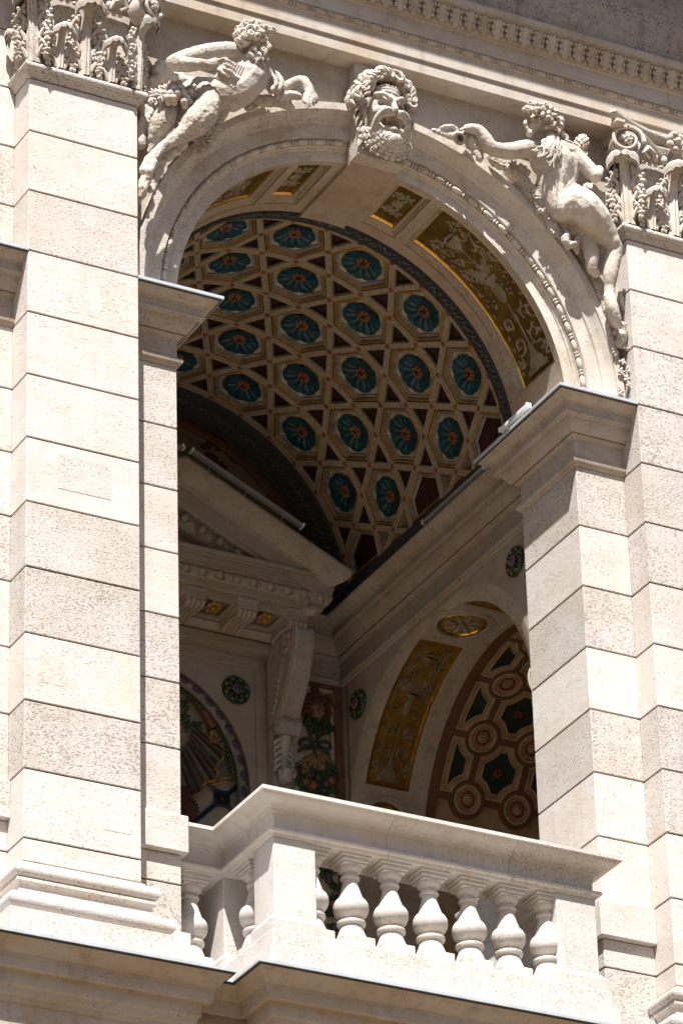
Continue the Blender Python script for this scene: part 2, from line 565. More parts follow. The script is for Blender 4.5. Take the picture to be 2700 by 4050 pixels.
# soffit: plain strips and cross pieces, sunk panels between them
mb = MB()
R0 = 1.110
def soff(a0, a1, y0, y1, n=None):
    n = n or max(2, int(abs(a1 - a0) / .04))
    arc(mb, [(R0, y0), (R0, y1), (1.22, y1), (1.22, y0)], a0, a1, n)
soff(-AE, AE, .0305, .070, 80)
soff(-AE, AE, .475, .545, 80)
PANELS = []
for s in (-1, 1):
    e = sorted
    for a0, a1 in ((.118, .172), (.352, .405), (1.345, AE)):
        soff(s * a0, s * a1, .070, .475)
    PANELS += [(s, .172, .352), (s, .405, 1.345)]
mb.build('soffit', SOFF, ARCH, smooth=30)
mb = MB()
arc(mb, [(1.088, -.02), (1.088, .552), (1.2, .552), (1.2, -.02)], -.118, .118, 8)
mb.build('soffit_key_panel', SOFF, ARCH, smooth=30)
def sunk(mbx, a0, a1, y0, y1, steps, n, mi=0, fmap=None):
    """nested frames: steps = (inset, radius)"""
    prev = None
    for ins, r in steps:
        ring = []
        b0, b1, c0, c1 = a0 + ins / R0, a1 - ins / R0, y0 + ins, y1 - ins
        for i in range(n + 1):
            ring.append((b0 + (b1 - b0) * i / n, c0))
        for i in range(n + 1):
            ring.append((b1 - (b1 - b0) * i / n, c1))
        pts = [fmap(t, y, r) for t, y in ring]
        if prev:
            k = len(pts)
            vs = prev + pts
            mbx.add(vs, [(i, (i + 1) % k, (i + 1) % k + k, i + k) for i in range(k)], mi)
        prev = pts
    return prev
def VM(t, y, r):
    return (r * sin(t), y, ZC + r * cos(t))
STEPS = [(0, R0), (.001, R0 + .012), (.010, R0 + .014), (.018, R0 + .026), (.030, R0 + .028), (.034, R0 + .036), (.040, R0 + .040), (.044, R0 + .046)]
GOLD_PANELS = []
for s, a0, a1 in PANELS:
    b0, b1 = (a0, a1) if s > 0 else (-a1, -a0)
    n = 4 if a1 - a0 < .3 else 22
    mb = MB()
    sunk(mb, b0, b1, .070, .475, STEPS[:-2], n, 0, VM)
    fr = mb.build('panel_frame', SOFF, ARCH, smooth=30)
    mb = MB()
    sunk(mb, b0, b1, .070, .475, STEPS[-3:], n, 0, VM)
    mb.build('gold_rim', GOLDRIM, fr, smooth=30)
    mb = MB()
    ins = STEPS[-1][0]
    c0, c1, y0, y1 = b0 + ins / R0, b1 - ins / R0, .070 + ins, .475 - ins
    vs, fs = [], []
    for i in range(n + 1):
        for y in (y0, y1):
            vs.append(VM(c0 + (c1 - c0) * i / n, y, R0 + .046))
    for i in range(n):
        fs.append((2 * i, 2 * i + 1, 2 * i + 3, 2 * i + 2))
    mb.add(vs, fs)
    gp = mb.build('gold_panel', GOLD, fr, smooth=40)
    GOLD_PANELS.append((gp, fr, c0, c1, y0, y1))
# keystone
mb = MB()
mb.box(-KH, KH, -.107, -.0205, 1.816, 2.379, .003)
mb.build('keystone', LIME2, ARCH, smooth=0)

# spandrel wall above the arch
mb = MB()
vs, fs = [], []
N_ = 96
for i in range(N_ + 1):
    t = -1.62 + 3.24 * i / N_
    sx, cz = sin(t), cos(t)
    ks = []
    if abs(sx) > 1e-6:
        ks.append(1.4125 / abs(sx))
    if cz > 1e-6:
        ks.append((2.40 - ZC) / cz)
    k = max(1.372, min(ks))
    vs += [(1.37 * sx, -.040, ZC + 1.37 * cz), (k * sx, -.040, ZC + k * cz), (1.37 * sx, .5, ZC + 1.37 * cz), (k * sx, .5, ZC + k * cz)]
for i in range(N_):
    a = 4 * i
    fs += [(a, a + 1, a + 5, a + 4), (a + 2, a + 6, a + 7, a + 3)]
mb.add(vs, fs)
mb.build('spandrel_wall', MOULD, kind='structure', smooth=0)

mb = MB()
mb.box(-4.2, 4.2, .26, 3.1, 2.40, 2.60)
mb.build('sky_stop_slab', FRIEZE, kind='structure', smooth=0)  # unseen slab, added to stop sky light leaking in above the vault
# ------------------------------------------------------------------ entablature
ENT = thing('entablature', 'carved stone entablature with leaf moulding and grey frieze above the arch', 'entablature', (0, -.17, 2.38))
prof = [(-.4, 2.38), (0, 2.38), (0, 2.455), (.012, 2.457), (.012, 2.545), (.020, 2.549), (.021, 2.588), (.028, 2.590), (.028, 2.678), (.036, 2.680), (.040, 2.690), (-.4, 2.690)]
mb = MB()
sweep(mb, prof, [(-4.2, -.17), (4.2, -.17)])
mb.build('architrave', MOULD, ENT, smooth=30)
mb = MB()
sweep(mb, [(.03, 2.690), (.045, 2.694), (.052, 2.712), (.050, 2.74), (.056, 2.77), (.074, 2.790), (.090, 2.794), (.092, 2.806), (.104, 2.808), (.106, 2.842), (.098, 2.850), (-.3, 2.855), (-.3, 2.690)], [(-4.2, -.17), (4.2, -.17)])
LEAFBAND = mb.build('leaf_moulding_bed', MOULD, ENT, smooth=30)
mb = MB()
fz = [(.018 + .05 * sin(pi * i / 12), 2.855 + .50 * i / 12) for i in range(13)]
sweep(mb, fz + [(-.3, 3.355), (-.3, 2.855)], [(-4.2, -.17), (4.2, -.17)])
mb.build('pulvinated_frieze', FRIEZE, ENT, smooth=40)
mb = MB()
sweep(mb, [(.02, 3.356), (.05, 3.36), (.07, 3.40), (.11, 3.43), (.13, 3.46), (.13, 3.50), (.20, 3.51), (.20, 3.60), (.50, 3.62), (.55, 3.625), (.55, 3.70), (.57, 3.71), (.62, 3.80), (.62, 3.86), (-.3, 3.95), (-.3, 3.356)], [(-4.2, -.17), (4.2, -.17)])
mb.build('upper_cornice', MOULD, ENT, smooth=30)

# ------------------------------------------------------------------ podium cornice under balcony and piers
POD = thing('podium_cornice', 'moulded stone ledge with bright metal cover under balcony and piers', 'ledge', (0, -.3, -3.6))
PY = -.225
path = [(-4.2, PY), (-1.225, PY), (-1.225, -.12), (-.851, -.12), (-.851, -.385), (.851, -.385), (.851, -.12), (1.225, -.12), (1.225, PY), (4.2, PY)]
prof = [(.160, -2.988), (.160, -2.998), (.150, -3.004), (.146, -3.012), (.136, -3.018), (.118, -3.040), (.108, -3.052), (.100, -3.056), (.100, -3.068),
        (.094, -3.070), (.092, -3.118), (.080, -3.122), (.074, -3.116), (.058, -3.116), (.054, -3.130), (.052, -3.180), (.040, -3.190), (.034, -3.215), (.020, -3.225), (.016, -3.245), (.004, -3.250), (.002, -3.60), (-.3, -3.60), (-.3, -2.985)]
mb = MB()
sweep(mb, prof, path)
mb.build('cornice_moulding', MOULD, POD, smooth=35)
mb = MB()
sweep(mb, [(.172, -2.978), (.172, -2.992), (.163, -2.993), (.163, -2.985), (-.3, -2.984), (-.3, -2.976)], path)
mb.build('metal_cover', LEAD, POD, smooth=0)
mb = MB()
sweep(mb, [(.164, -2.9855), (.166, -2.9985), (.155, -3.000), (.154, -2.9865)], path)
mb.build('cover_edge', LEADDARK, POD, smooth=0)

# ------------------------------------------------------------------ balustrade
BAL = thing('balustrade', 'white stone balustrade of the balcony in full sun', 'balustrade', (0, -.385, -2.98))
BX, BY, IY = .851, -.385, .12
bpath = [(-1.2, IY), (-BX, IY), (-BX, BY), (BX, BY), (BX, IY), (1.2, IY)]
prof = [(.103, -2.080), (.103, -2.098), (.094, -2.101), (.090, -2.108), (.076, -2.116), (.052, -2.124), (.034, -2.134), (.028, -2.142), (.018, -2.144), (.014, -2.154), (.002, -2.158),
        (-.006, -2.172), (-.008, -2.232), (.004, -2.238), (.022, -2.242), (.026, -2.250), (.024, -2.258), (.010, -2.264), (.004, -2.276), (-.215, -2.276), (-.215, -2.232), (-.30, -2.098), (-.30, -2.080)]
for pc in ([(-1.2, IY), (-BX, IY), (-BX, -.13)], [(-BX, -.1325), (-BX, BY), (-.262, BY)], [(-.2595, BY), (.388, BY)], [(.3905, BY), (BX, BY), (BX, IY), (1.2, IY)]):
    mb = MB()
    sweep(mb, prof, pc)
    mb.build('handrail', RAIL, BAL, smooth=35)
mb = MB()
sweep(mb, [(.022, -2.742), (.022, -2.748), (.030, -2.752), (.034, -2.758), (.034, -2.842), (.062, -2.846), (.062, -2.985), (-.24, -2.985), (-.24, -2.742)], bpath)
mb.build('base_course', RAIL, BAL, smooth=0)
def pedestal(x0, x1, y0, y1):
    mb = MB()
    mb.box(x0, x1, y0, y1, -2.690, -2.275, .004)
    p = mb.build('pedestal', RAIL, BAL, smooth=0)
    mb = MB()
    pa = [(x0, y1), (x0, y0), (x1, y0), (x1, y1)]
    sweep(mb, [(.002, -2.660), (.018, -2.682), (.022, -2.690), (.022, -2.7415), (-.03, -2.7415), (-.03, -2.660)], pa)
    mb.build('pedestal_base', RAIL, p, smooth=0)
for sx in (-1, 1):
    xs = sorted((sx * .851, sx * .635))
    pedestal(xs[0], xs[1], BY, BY + .20)
    pedestal(xs[0], xs[1], IY, IY + .20)
bprof = [(.030, -2.350), (.046, -2.345)]
BP = [(.068, -2.690), (.066, -2.680), (.060, -2.664), (.054, -2.646), (.050, -2.628), (.049, -2.618), (.059, -2.614), (.0625, -2.606), (.061, -2.597), (.052, -2.592), (.044, -2.588), (.044, -2.581),
      (.054, -2.574), (.066, -2.562), (.0735, -2.546), (.0765, -2.527), (.0745, -2.508), (.067, -2.493), (.056, -2.483), (.0565, -2.477), (.052, -2.472), (.047, -2.458), (.041, -2.438), (.0355, -2.415), (.0325, -2.395), (.032, -2.386),
      (.038, -2.385), (.042, -2.379), (.042, -2.373), (.037, -2.368), (.034, -2.366), (.034, -2.354), (.041, -2.350), (.050, -2.341), (.0545, -2.330), (.055, -2.322)]
BP = [(r * 1.09 if z < -2.36 else r * 1.06, z) for r, z in BP]
mb = MB()
lathe(mb, BP, 28)
me_bal = mb.build('baluster', RAIL, BAL, smooth=40)
_bm = me_bal.data
mb = MB()
mb.box(-.080, .080, -.080, .080, -2.7435, -2.690, .003)
_bp = mb.build('baluster_plinth', RAIL, me_bal, smooth=0).data
mb = MB()
mb.box(-.058, .058, -.058, .058, -2.322, -2.310, .002)
mb.box(-.068, .068, -.068, .068, -2.310, -2.292, .003)
mb.box(-.076, .076, -.076, .076, -2.292, -2.274, .003)
_bb = mb.build('baluster_cap', RAIL, me_bal, smooth=0).data
for o in list(me_bal.children):
    bpy.data.objects.remove(o)
bpy.data.objects.remove(me_bal)
spots = [(k * .207, -.300) for k in range(-3, 4)] + [(s * .766, -.045) for s in (-1, 1)] + [(s * .985, .205) for s in (-1, 1)]
for x, y in spots:
    b = link('baluster', _bm, BAL, (x, y, 0))
    link('baluster_cap', _bb, b)
    link('baluster_plinth', _bp, b)
# ------------------------------------------------------------------ coffered vault
VAULT = thing('coffered_vault', 'painted barrel vault with blue rosettes in hexagonal coffers', 'vault', (0, 1.56, ZC))
RV = 1.145
PA = .350                      # angle of one hexagon pitch
PR = .3525                     # depth of one row
VY0 = .682
TMAX = 1.475
mb = MB()
arc(mb, [(1.215, .50), (1.215, 2.78)], -1.75, 1.75, 60, close=False)
mb.build('vault_shell', RIBM, VAULT, smooth=40)
# ribs: three families of bands
def rib(ts, ys, w, r, parent=VAULT):
    """band centred on the curve (t, y); flat carved face with raised edges"""
    mb = MB()
    n = len(ts)
    vs, fs = [], []
    for i in range(n):
        j0, j1 = max(0, i - 1), min(n - 1, i + 1)
        dt, dy = (ts[j1] - ts[j0]) * RV, ys[j1] - ys[j0]
        l = hypot(dt, dy)
        nx, ny = -dy / l, dt / l
        for o, dr in ((-w, .07), (-w, .004), (-w * .86, 0), (-w * .72, .003), (w * .72, .003), (w * .86, 0), (w, .004), (w, .07)):
            vs.append(VM(ts[i] + nx * o / RV, ys[i] + ny * o, r + dr))
    for i in range(n - 1):
        for k in range(7):
            a = i * 8 + k
            fs.append((a, a + 1, a + 9, a + 8))
    mb.add(vs, fs)
    return mb.build('rib', RIBM, parent, smooth=25)
RW = .0188
for k in range(6):
    rib([-TMAX + 2 * TMAX * i / 60 for i in range(61)], [VY0 + PR * k] * 61, RW, RV)
for sgn, dr in ((1, .0007), (-1, .0014)):
    for m in range(-8, 9):
        pts = []
        for i in range(0, 41):
            eta = 5 * i / 40
            t = sgn * (.75 - .5 * eta) * PA + m * PA
            if abs(t) <= TMAX + .02:
                pts.append((t, VY0 + PR * eta))
        if len(pts) > 3:
            rib([p[0] for p in pts], [p[1] for p in pts], RW, RV + dr)
# a springing band closes each side
for s in (-1, 1):
    mb = MB()
    arc(mb, [(RV - .004, VY0), (RV - .004, VY0 + 5 * PR), (RV + .07, VY0 + 5 * PR), (RV + .07, VY0)], s * (TMAX - .012), s * (TMAX + .03), 2)
    mb.build('springing_band', RIBM, VAULT, smooth=30)
# studs on the crossings
mb = MB()
ball(mb, (0, 0, 0), .016, 8, 5, sq=(1, 1, .55))
stud_me = mb.build('stud', STUD, VAULT, smooth=60)
_sm = stud_me.data
bpy.data.objects.remove(stud_me)
nodes = set()
for k in range(6):
    for m in range(-20, 20):
        t = (m + .5) * PA / 2
        if abs(t) < TMAX - .02:
            nodes.add((round(t, 4), round(VY0 + PR * k, 4)))
for k in range(5):
    for m in range(-6, 6):
        t = (m + .5 + .5 * (k % 2)) * PA
        if abs(t) < TMAX - .02:
            nodes.add((round(t, 4), round(VY0 + PR * (k + .5), 4)))
for t, y in sorted(nodes):
    link('stud', _sm, VAULT, VM(t, y, RV + .004), (0, t + pi, 0))

# coffers
HX = PA * RV / 2               # half pitch = hexagon edge
def hexring(ins, n=3):
    """points of a hexagon inset by ins, n per side, as (s, y)"""
    e = HX
    V = [(e, 0), (e / 2, PR / 2), (-e / 2, PR / 2), (-e, 0), (-e / 2, -PR / 2), (e / 2, -PR / 2)]
    ap = (HX * sqrt(3) / 2)
    k = (ap - ins) / ap
    out = []
    for i in range(6):
        a, b = V[i], V[(i + 1) % 6]
        for j in range(n):
            out.append(((a[0] + (b[0] - a[0]) * j / n) * k, (a[1] + (b[1] - a[1]) * j / n) * k))
    return out
def CV(s, y, r):               # local frame of a coffer on the vault axis
    t = s / RV
    return (r * sin(t), y, r * cos(t))
def rings(mb, lst, mi=0, cap=False, n=3):
    prev = None
    for ins, r in lst:
        ring = [CV(s, y, r) for s, y in hexring(ins, n)]
        k = len(ring)
        if prev:
            mb.add(prev + ring, [(i, (i + 1) % k, (i + 1) % k + k, i + k) for i in range(k)], mi)
        prev = ring
    if cap:
        mb.add(prev, [tuple(range(len(prev)))], mi)
def smooth_loop(mb, fn, nr, nt, mi=0):
    vs, fs = [], []
    for j in range(nr):
        for i in range(nt):
            vs.append(fn(j / (nr - 1), 2 * pi * i / nt))
    for j in range(nr - 1):
        for i in range(nt):
            a, b = j * nt + i, j * nt + (i + 1) % nt
            fs.append((a, b, b + nt, a + nt))
    mb.add(vs, fs, mi)
mb = MB()
rings(mb, [(RW * .8, RV + .004), (RW * 1.0, RV + .010), (RW * 1.25, RV + .012)], 0)
rings(mb, [(RW * 1.25, RV + .012), (RW * 1.45, RV + .006), (RW * 1.75, RV + .005), (RW * 1.95, RV + .014), (RW * 2.0, RV + .020)], 1, n=4)
_cf = mb.build('coffer', [GREENL, OCHRE], VAULT, smooth=30)
mb = MB()
rings(mb, [(RW * 2.0, RV + .018), (RW * 2.1, RV + .028), (RW * 2.75, RV + .032), (RW * 2.85, RV + .044)], 0)
rg = hexring(RW * 2.42, 8)
for i, (s, y) in enumerate(rg):
    a, b = rg[i], rg[(i + 1) % len(rg)]
    an = atan2(b[1] - a[1], b[0] - a[0])
    ball(mb, CV(s, y, RV + .026), .0085, 6, 4, sq=(1.0, 1.25, .8))
_eg = mb.build('egg_band', EGGM, _cf, smooth=50)
mb = MB()
rings(mb, [(RW * 2.8, RV + .034), (RW * 2.86, RV + .037)], 0)
rings(mb, [(RW * 2.86, RV + .037), (RW * 4.3, RV + .041)], 0)
_cr = mb.build('cream_ledge', CREAM, _cf, smooth=30)
def petal_r(t):                # hexagonal outline with twelve lobes
    hexr = .107 / max(abs(cos(t - pi / 3 * k)) for k in range(6)) * .98
    hexr = .5 * hexr + .5 * .112
    return hexr * (.93 + .07 * abs(sin(6 * t)) ** .6)
def rose(q, t):
    r = petal_r(t) * (.25 + .75 * q)
    lobe = abs(sin(6 * t)) ** .5
    d = RV + .029 + .012 * sin(q * pi) * 0 + .030 * (1 - q) ** 1.2 - .014 * lobe * sin(pi * min(1, q * .9 + .08)) - (.004 if q > .98 else 0)
    return CV(r * cos(t) * 1.0, r * sin(t) * .98, d)
mb = MB()
smooth_loop(mb, rose, 7, 72)
_ro = mb.build('blue_rosette', BLUE, _cf, smooth=70)
mb = MB()
def inner(q, t):
    r = .046 * (.15 + .85 * q) * (.80 + .20 * abs(cos(4 * t)))
    return CV(r * cos(t), r * sin(t), RV + .044 + .012 * q - .022 * sin(q * pi) * (0.5 + .5 * abs(cos(4 * t))))
smooth_loop(mb, inner, 6, 48)
_br = mb.build('bronze_flower', BRONZE, _cf, smooth=60)
mb = MB()
ball(mb, CV(0, 0, RV + .026), .0105, 8, 6)
mb.box(-.004, .004, -.004, .004, RV + .026, RV + .07)
_kn = mb.build('gold_knob', GOLD, _cf, smooth=60)
_subs = [(o.name, o.data) for o in (_eg, _cr, _ro, _br, _kn)]
_cd = _cf.data
for o in (_eg, _cr, _ro, _br, _kn, _cf):
    bpy.data.objects.remove(o)
for k in range(5):
    for m in range(-4, 5):
        t = (m + .5 * (k % 2)) * PA
        if abs(t) + PA * .42 > TMAX + .02:
            continue
        c = link('coffer', _cd, VAULT, (0, VY0 + PR * (k + .5), ZC), (0, t, 0))
        for nm, me in _subs:
            link(nm, me, c)
# triangular fields and the cut coffers along the springing
def field(poly, name, levels, parent=VAULT):
    """poly in (t, y); levels = (inset, radius, material index)"""
    cx_ = sum(p[0] for p in poly) / len(poly)
    cy_ = sum(p[1] for p in poly) / len(poly)
    def ins(d):
        out = []
        n = len(poly)
        P = [((p[0] - cx_) * RV, p[1] - cy_) for p in poly]
        for i in range(n):
            a, b, c = Vector(P[i - 1]), Vector(P[i]), Vector(P[(i + 1) % n])
            e0, e1 = (b - a).normalized(), (c - b).normalized()
            n0, n1 = Vector((-e0.y, e0.x)), Vector((-e1.y, e1.x))
            m_ = n0 + n1
            m_ = m_ / m_.dot(n0)
            q = b + m_ * d
            out.append((cx_ + q.x / RV, cy_ + q.y))
        return out
    mb = MB()
    prev = None
    for d, r, mi in levels:
        pts = [VM(t, y, r) for t, y in ins(d)]
        if prev:
            k = len(pts)
            mb.add(prev + pts, [(i, (i + 1) % k, (i + 1) % k + k, i + k) for i in range(k)], mi)
        prev = pts
    mb.add(prev, [tuple(range(len(prev)))], levels[-1][2])
    return mb.build(name, [GREENL, REDF, EGGM, OCHRE], parent, smooth=0)
TL = [(RW * .85, RV + .004, 0), (RW * .95, RV + .014, 0), (RW * 1.35, RV + .016, 0), (RW * 1.4, RV + .034, 1)]
def ccw(p):
    a = sum((p[i][0] * p[(i + 1) % len(p)][1] - p[(i + 1) % len(p)][0] * p[i][1]) for i in range(len(p)))
    return p if a > 0 else p[::-1]
for k in range(5):
    for m in range(-5, 6):
        c = (m + .5 * (k % 2)) * PA
        y0, y1 = VY0 + PR * k, VY0 + PR * (k + 1)
        # triangles sit between neighbouring hexagons of the row: one on each border line
        tn = c + PA / 2
        for yb in (y0, y1):
            tri = [(tn - PA / 4, yb), (tn + PA / 4, yb), (tn, (y0 + y1) / 2)]
            if max(abs(p[0]) for p in tri) < TMAX:
                field(ccw(tri), 'red_triangle', TL)
    for s in (-1, 1):
        # the coffer cut by the springing
        ms = 4 if k % 2 == 0 else 3.5 + 0
        cen = (4.0 if k % 2 == 0 else 4.5) * PA * s
        y0, y1, ym = VY0 + PR * k, VY0 + PR * (k + 1), VY0 + PR * (k + .5)
        if k % 2 == 0 and abs(cen) + PA * .42 > TMAX + .02:
            e = TMAX - .012
            a = abs(cen) - PA / 4
            b = abs(cen) - PA / 2
            poly = [(s * b, ym), (s * a, y0), (s * e, y0), (s * e, y1), (s * a, y1)]
        elif k % 2 == 1:
            e = TMAX - .012
            a, b = abs(cen) - PA / 4, abs(cen) - PA / 2
            f = (e - b) / (a - b) if a > e else 1
            poly = [(s * b, ym), (s * e, ym - f * PR / 2), (s * e, ym + f * PR / 2)]
        else:
            continue
        field(ccw(poly), 'cut_coffer', [(RW * .85, RV + .004, 0), (RW * 1.0, RV + .012, 0), (RW * 1.3, RV + .006, 3), (RW * 1.8, RV + .010, 3), (RW * 1.9, RV + .025, 2), (RW * 2.5, RV + .032, 2), (RW * 2.6, RV + .044, 1)])
# dark carved bands before and behind the coffers
mb = MB()
arc(mb, [(1.093, .5455), (1.105, .560), (1.120, .600), (1.128, .628), (1.120, .634), (1.120, .646), (1.128, .652), (1.150, .662), (1.2, .664), (1.2, .5455)], -1.62, 1.62, 80)
mb.build('front_band', BAND, VAULT, smooth=40)
mb = MB()
YB = VY0 + 5 * PR
arc(mb, [(1.2, YB + .018), (1.150, YB + .020), (1.132, YB + .028), (1.128, YB + .050), (1.112, YB + .095), (1.085, YB + .135), (1.080, YB + .165), (1.072, YB + .170), (1.2, YB + .18)], -1.62, 1.62, 80)
mb.build('rear_band', BAND, VAULT, smooth=40)
for s in (-1, 1):              # carved dark strip on the cornice below the springing
    mb = MB()
    xs = sorted((s * 1.128, s * 1.22))
    mb.box(xs[0], xs[1], .55, 2.72, .69, ZC + .115)
    for i in range(72):
        y = .57 + i * .030
        ball(mb, (s * 1.128, y, .775), .014, 6, 4, sq=(.7, .9, 2.2))
    mb.build('springing_frieze', BAND, VAULT, smooth=40)
# raised leaf scrolls on the bands
random.seed(4)
mb = MB()
for i in range(150):
    t = -1.5 + 3.0 * i / 149
    for (r, y, a) in ((1.108, .583, 1), (1.104, YB + .085, -1)):
        w = .012 * sin(i * 1.7)
        ball(mb, VM(t, y + w, r), .012, 6, 4, sq=(1.2, .9, .55))
        ball(mb, VM(t + .008, y - w * 1.4, r + .002), .009, 5, 4, sq=(.7, 1.4, .6))
mb.build('band_leaves', BANDL, VAULT, smooth=50, kind='stuff')

# ------------------------------------------------------------------ back wall with the lunette
BW = 2.72
mb = MB()
mb.box(-1.3, 1.3, 2.66, 2.72, .69, 1.95)
mb.build('lunette_wall', LUNETTE, kind='structure', smooth=0)
LUN = thing('lunette_painting', 'dim painted lunette with red-brown scrollwork above the pediment', 'painting', (0, 2.655, .7))
mb = MB()
arc(mb, [(1.085, 2.6595), (1.030, 2.6595), (1.030, 2.645), (1.038, 2.640), (1.072, 2.640), (1.085, 2.645)], -1.62, 1.62, 60)
mb.build('brown_border', BROWN, LUN, smooth=30)

# right of the door and below: plain wall
mb = MB()
mb.box(-1.3, 1.3, BW + .14, BW + .3, -3.2, 2.0)
mb.box(.80, 1.3, BW, BW + .14, -3.2, .70)
mb.box(-1.3, -.80, BW, BW + .14, -3.2, .70)
mb.box(-.80, .80, BW + .02, BW + .14, .44, .70)
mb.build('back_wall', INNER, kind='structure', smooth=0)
# door wall with an arched niche, plane y = 2.78
NZ, NR = -.345, .667
mb = MB()
vs, fs = [], []
PW = 2.775
xs_ = [-.80] + [NR * sin(-pi / 2 + pi * i / 48) for i in range(49)] + [.80]
for x in xs_:
    z = NZ + sqrt(max(0, NR * NR - x * x)) if abs(x) <= NR + 1e-6 else None
    vs += [(x, PW, .46), (x, PW, z if z is not None else -3.0)]
for i in range(len(xs_) - 1):
    a = 2 * i
    if i == 0 or i == len(xs_) - 2:
        x0, x1 = xs_[i], xs_[i + 1]
        mb.add([(x0, PW, .46), (x1, PW, .46), (x1, PW, -3), (x0, PW, -3)], [(0, 1, 2, 3)])
    else:
        mb.add([vs[a], vs[a + 2], vs[a + 3], vs[a + 1]], [(0, 1, 2, 3)])
arc(mb, [(NR, PW), (NR, PW + .09)], -pi / 2, pi / 2, 48, zc=NZ, close=False)
for s in (-1, 1):
    mb.add([(s * NR, PW, NZ), (s * NR, PW + .09, NZ), (s * NR, PW + .09, -3), (s * NR, PW, -3)], [(0, 1, 2, 3)])
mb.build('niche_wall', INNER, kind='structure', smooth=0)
FLOORM = paint('loggia_paving', (.30, .24, .18), (.24, .19, .14), rough=.8)
# ------------------------------------------------------------------ loggia floor and side walls
mb = MB()
mb.box(-4.2, 4.2, -.2, 3.0, -3.15, -2.99)
mb.build('loggia_floor', FLOORM, kind='structure', smooth=0)
SX = 1.215
SY, SZ = 1.655, -.66
def rho(f):
    return .963 + .092 * sin(min(pi, 1.80 * abs(f)))
def side_wall(s, name):
    mb = MB()
    n = 48
    fr = [(SY + rho(f) * sin(f), SZ + rho(f) * cos(f)) for f in [-pi / 2 + pi * i / n for i in range(n + 1)]]
    ymin, ymax = fr[0][0], fr[-1][0]
    X = s * SX
    for i in range(n):
        (ya, za), (yb, zb) = fr[i], fr[i + 1]
        mb.add([(X, ya, za), (X, yb, zb), (X, yb, .70), (X, ya, .70)], [(0, 1, 2, 3)])
    mb.add([(X, .54, -3.1), (X, ymin, -3.1), (X, ymin, .70), (X, .54, .70)], [(0, 1, 2, 3)])
    mb.add([(X, ymax, -3.1), (X, 2.74, -3.1), (X, 2.74, .70), (X, ymax, .70)], [(0, 1, 2, 3)])
    # body above the opening so that no light leaks through
    mb.box(*(sorted((s * 1.30, s * 1.6))), .54, 2.9, .33, 1.2)
    mb.box(*(sorted((s * 1.25, s * 1.6))), .20, .57, -3.1, 1.2)
    mb.box(*(sorted((s * 1.25, s * 1.62))), 2.72, 2.95, -3.1, 1.2)
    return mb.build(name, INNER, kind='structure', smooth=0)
side_wall(1, 'wall_right')
side_wall(-1, 'wall_left')
def side_cornice(s, label):
    T = thing('wall_entablature', label, 'entablature', (s * SX, 1.6, .34))
    path = [(.872, BW), (SX, BW), (SX, .546)]
    if s < 0:
        path = [(-x, y) for x, y in path][::-1]
    mb = MB()
    sweep(mb, [(p, z) for p, z in IMPOST] + [(-.02, .342), (-.02, .693)], path)
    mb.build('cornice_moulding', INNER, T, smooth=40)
side_cornice(1, 'shaded stone entablature running along the right wall inside the loggia')
side_cornice(-1, 'stone entablature along the left inner wall, hidden behind the pier')

# ------------------------------------------------------------------ side arch soffit and the little vault behind it
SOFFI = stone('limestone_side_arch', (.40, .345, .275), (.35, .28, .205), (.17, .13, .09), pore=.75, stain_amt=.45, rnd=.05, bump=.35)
SA = thing('side_arch', 'stone side arch with gold painted panel and round medallion', 'arch', (1.42, SY, -3))
RS = .948
def SMAP(f, x, r):
    return (x, SY + r * sin(f), SZ + r * cos(f))
mb = MB()
def sgrid(f0, f1, xs, rs, mb, mi=0):
    n = max(3, int((f1 - f0) / .045))
    vs, fs = [], []
    for i in range(n + 1):
        f = f0 + (f1 - f0) * i / n
        for x, r in zip(xs, rs):
            vs.append(SMAP(f, x, r(f) if callable(r) else r))
    k = len(xs)
    for i in range(n):
        for j in range(k - 1):
            a = i * k + j
            fs.append((a, a + 1, a + k + 1, a + k))
    mb.add(vs, fs, mi)
H = pi / 2
sgrid(-H, H, [SX, 1.222, 1.245], [rho, lambda f: rho(f) * .55 + RS * .45, RS], mb)
sgrid(-H, H, [1.535, 1.60, 1.602, 1.64], [RS, RS, RS - .006, RS - .006], mb)
for a, b in ((-H, -1.20), (-.22, .22), (1.20, H)):
    sgrid(a, b, [1.245, 1.535], [RS, RS], mb)
for s in (-1, 1):
    for x0, x1 in ((SX, 1.64),):
        y = SY + s * RS
        mb.add([(x0, SY + s * (rho(H)), SZ), (1.245, y, SZ), (1.245, y, -3.1), (x0, SY + s * rho(H), -3.1)], [(0, 1, 2, 3)])
        mb.add([(1.245, y, SZ), (x1, y, SZ), (x1, y, -3.1), (1.245, y, -3.1)], [(0, 1, 2, 3)])
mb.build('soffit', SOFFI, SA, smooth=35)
SIDE_PANELS = []
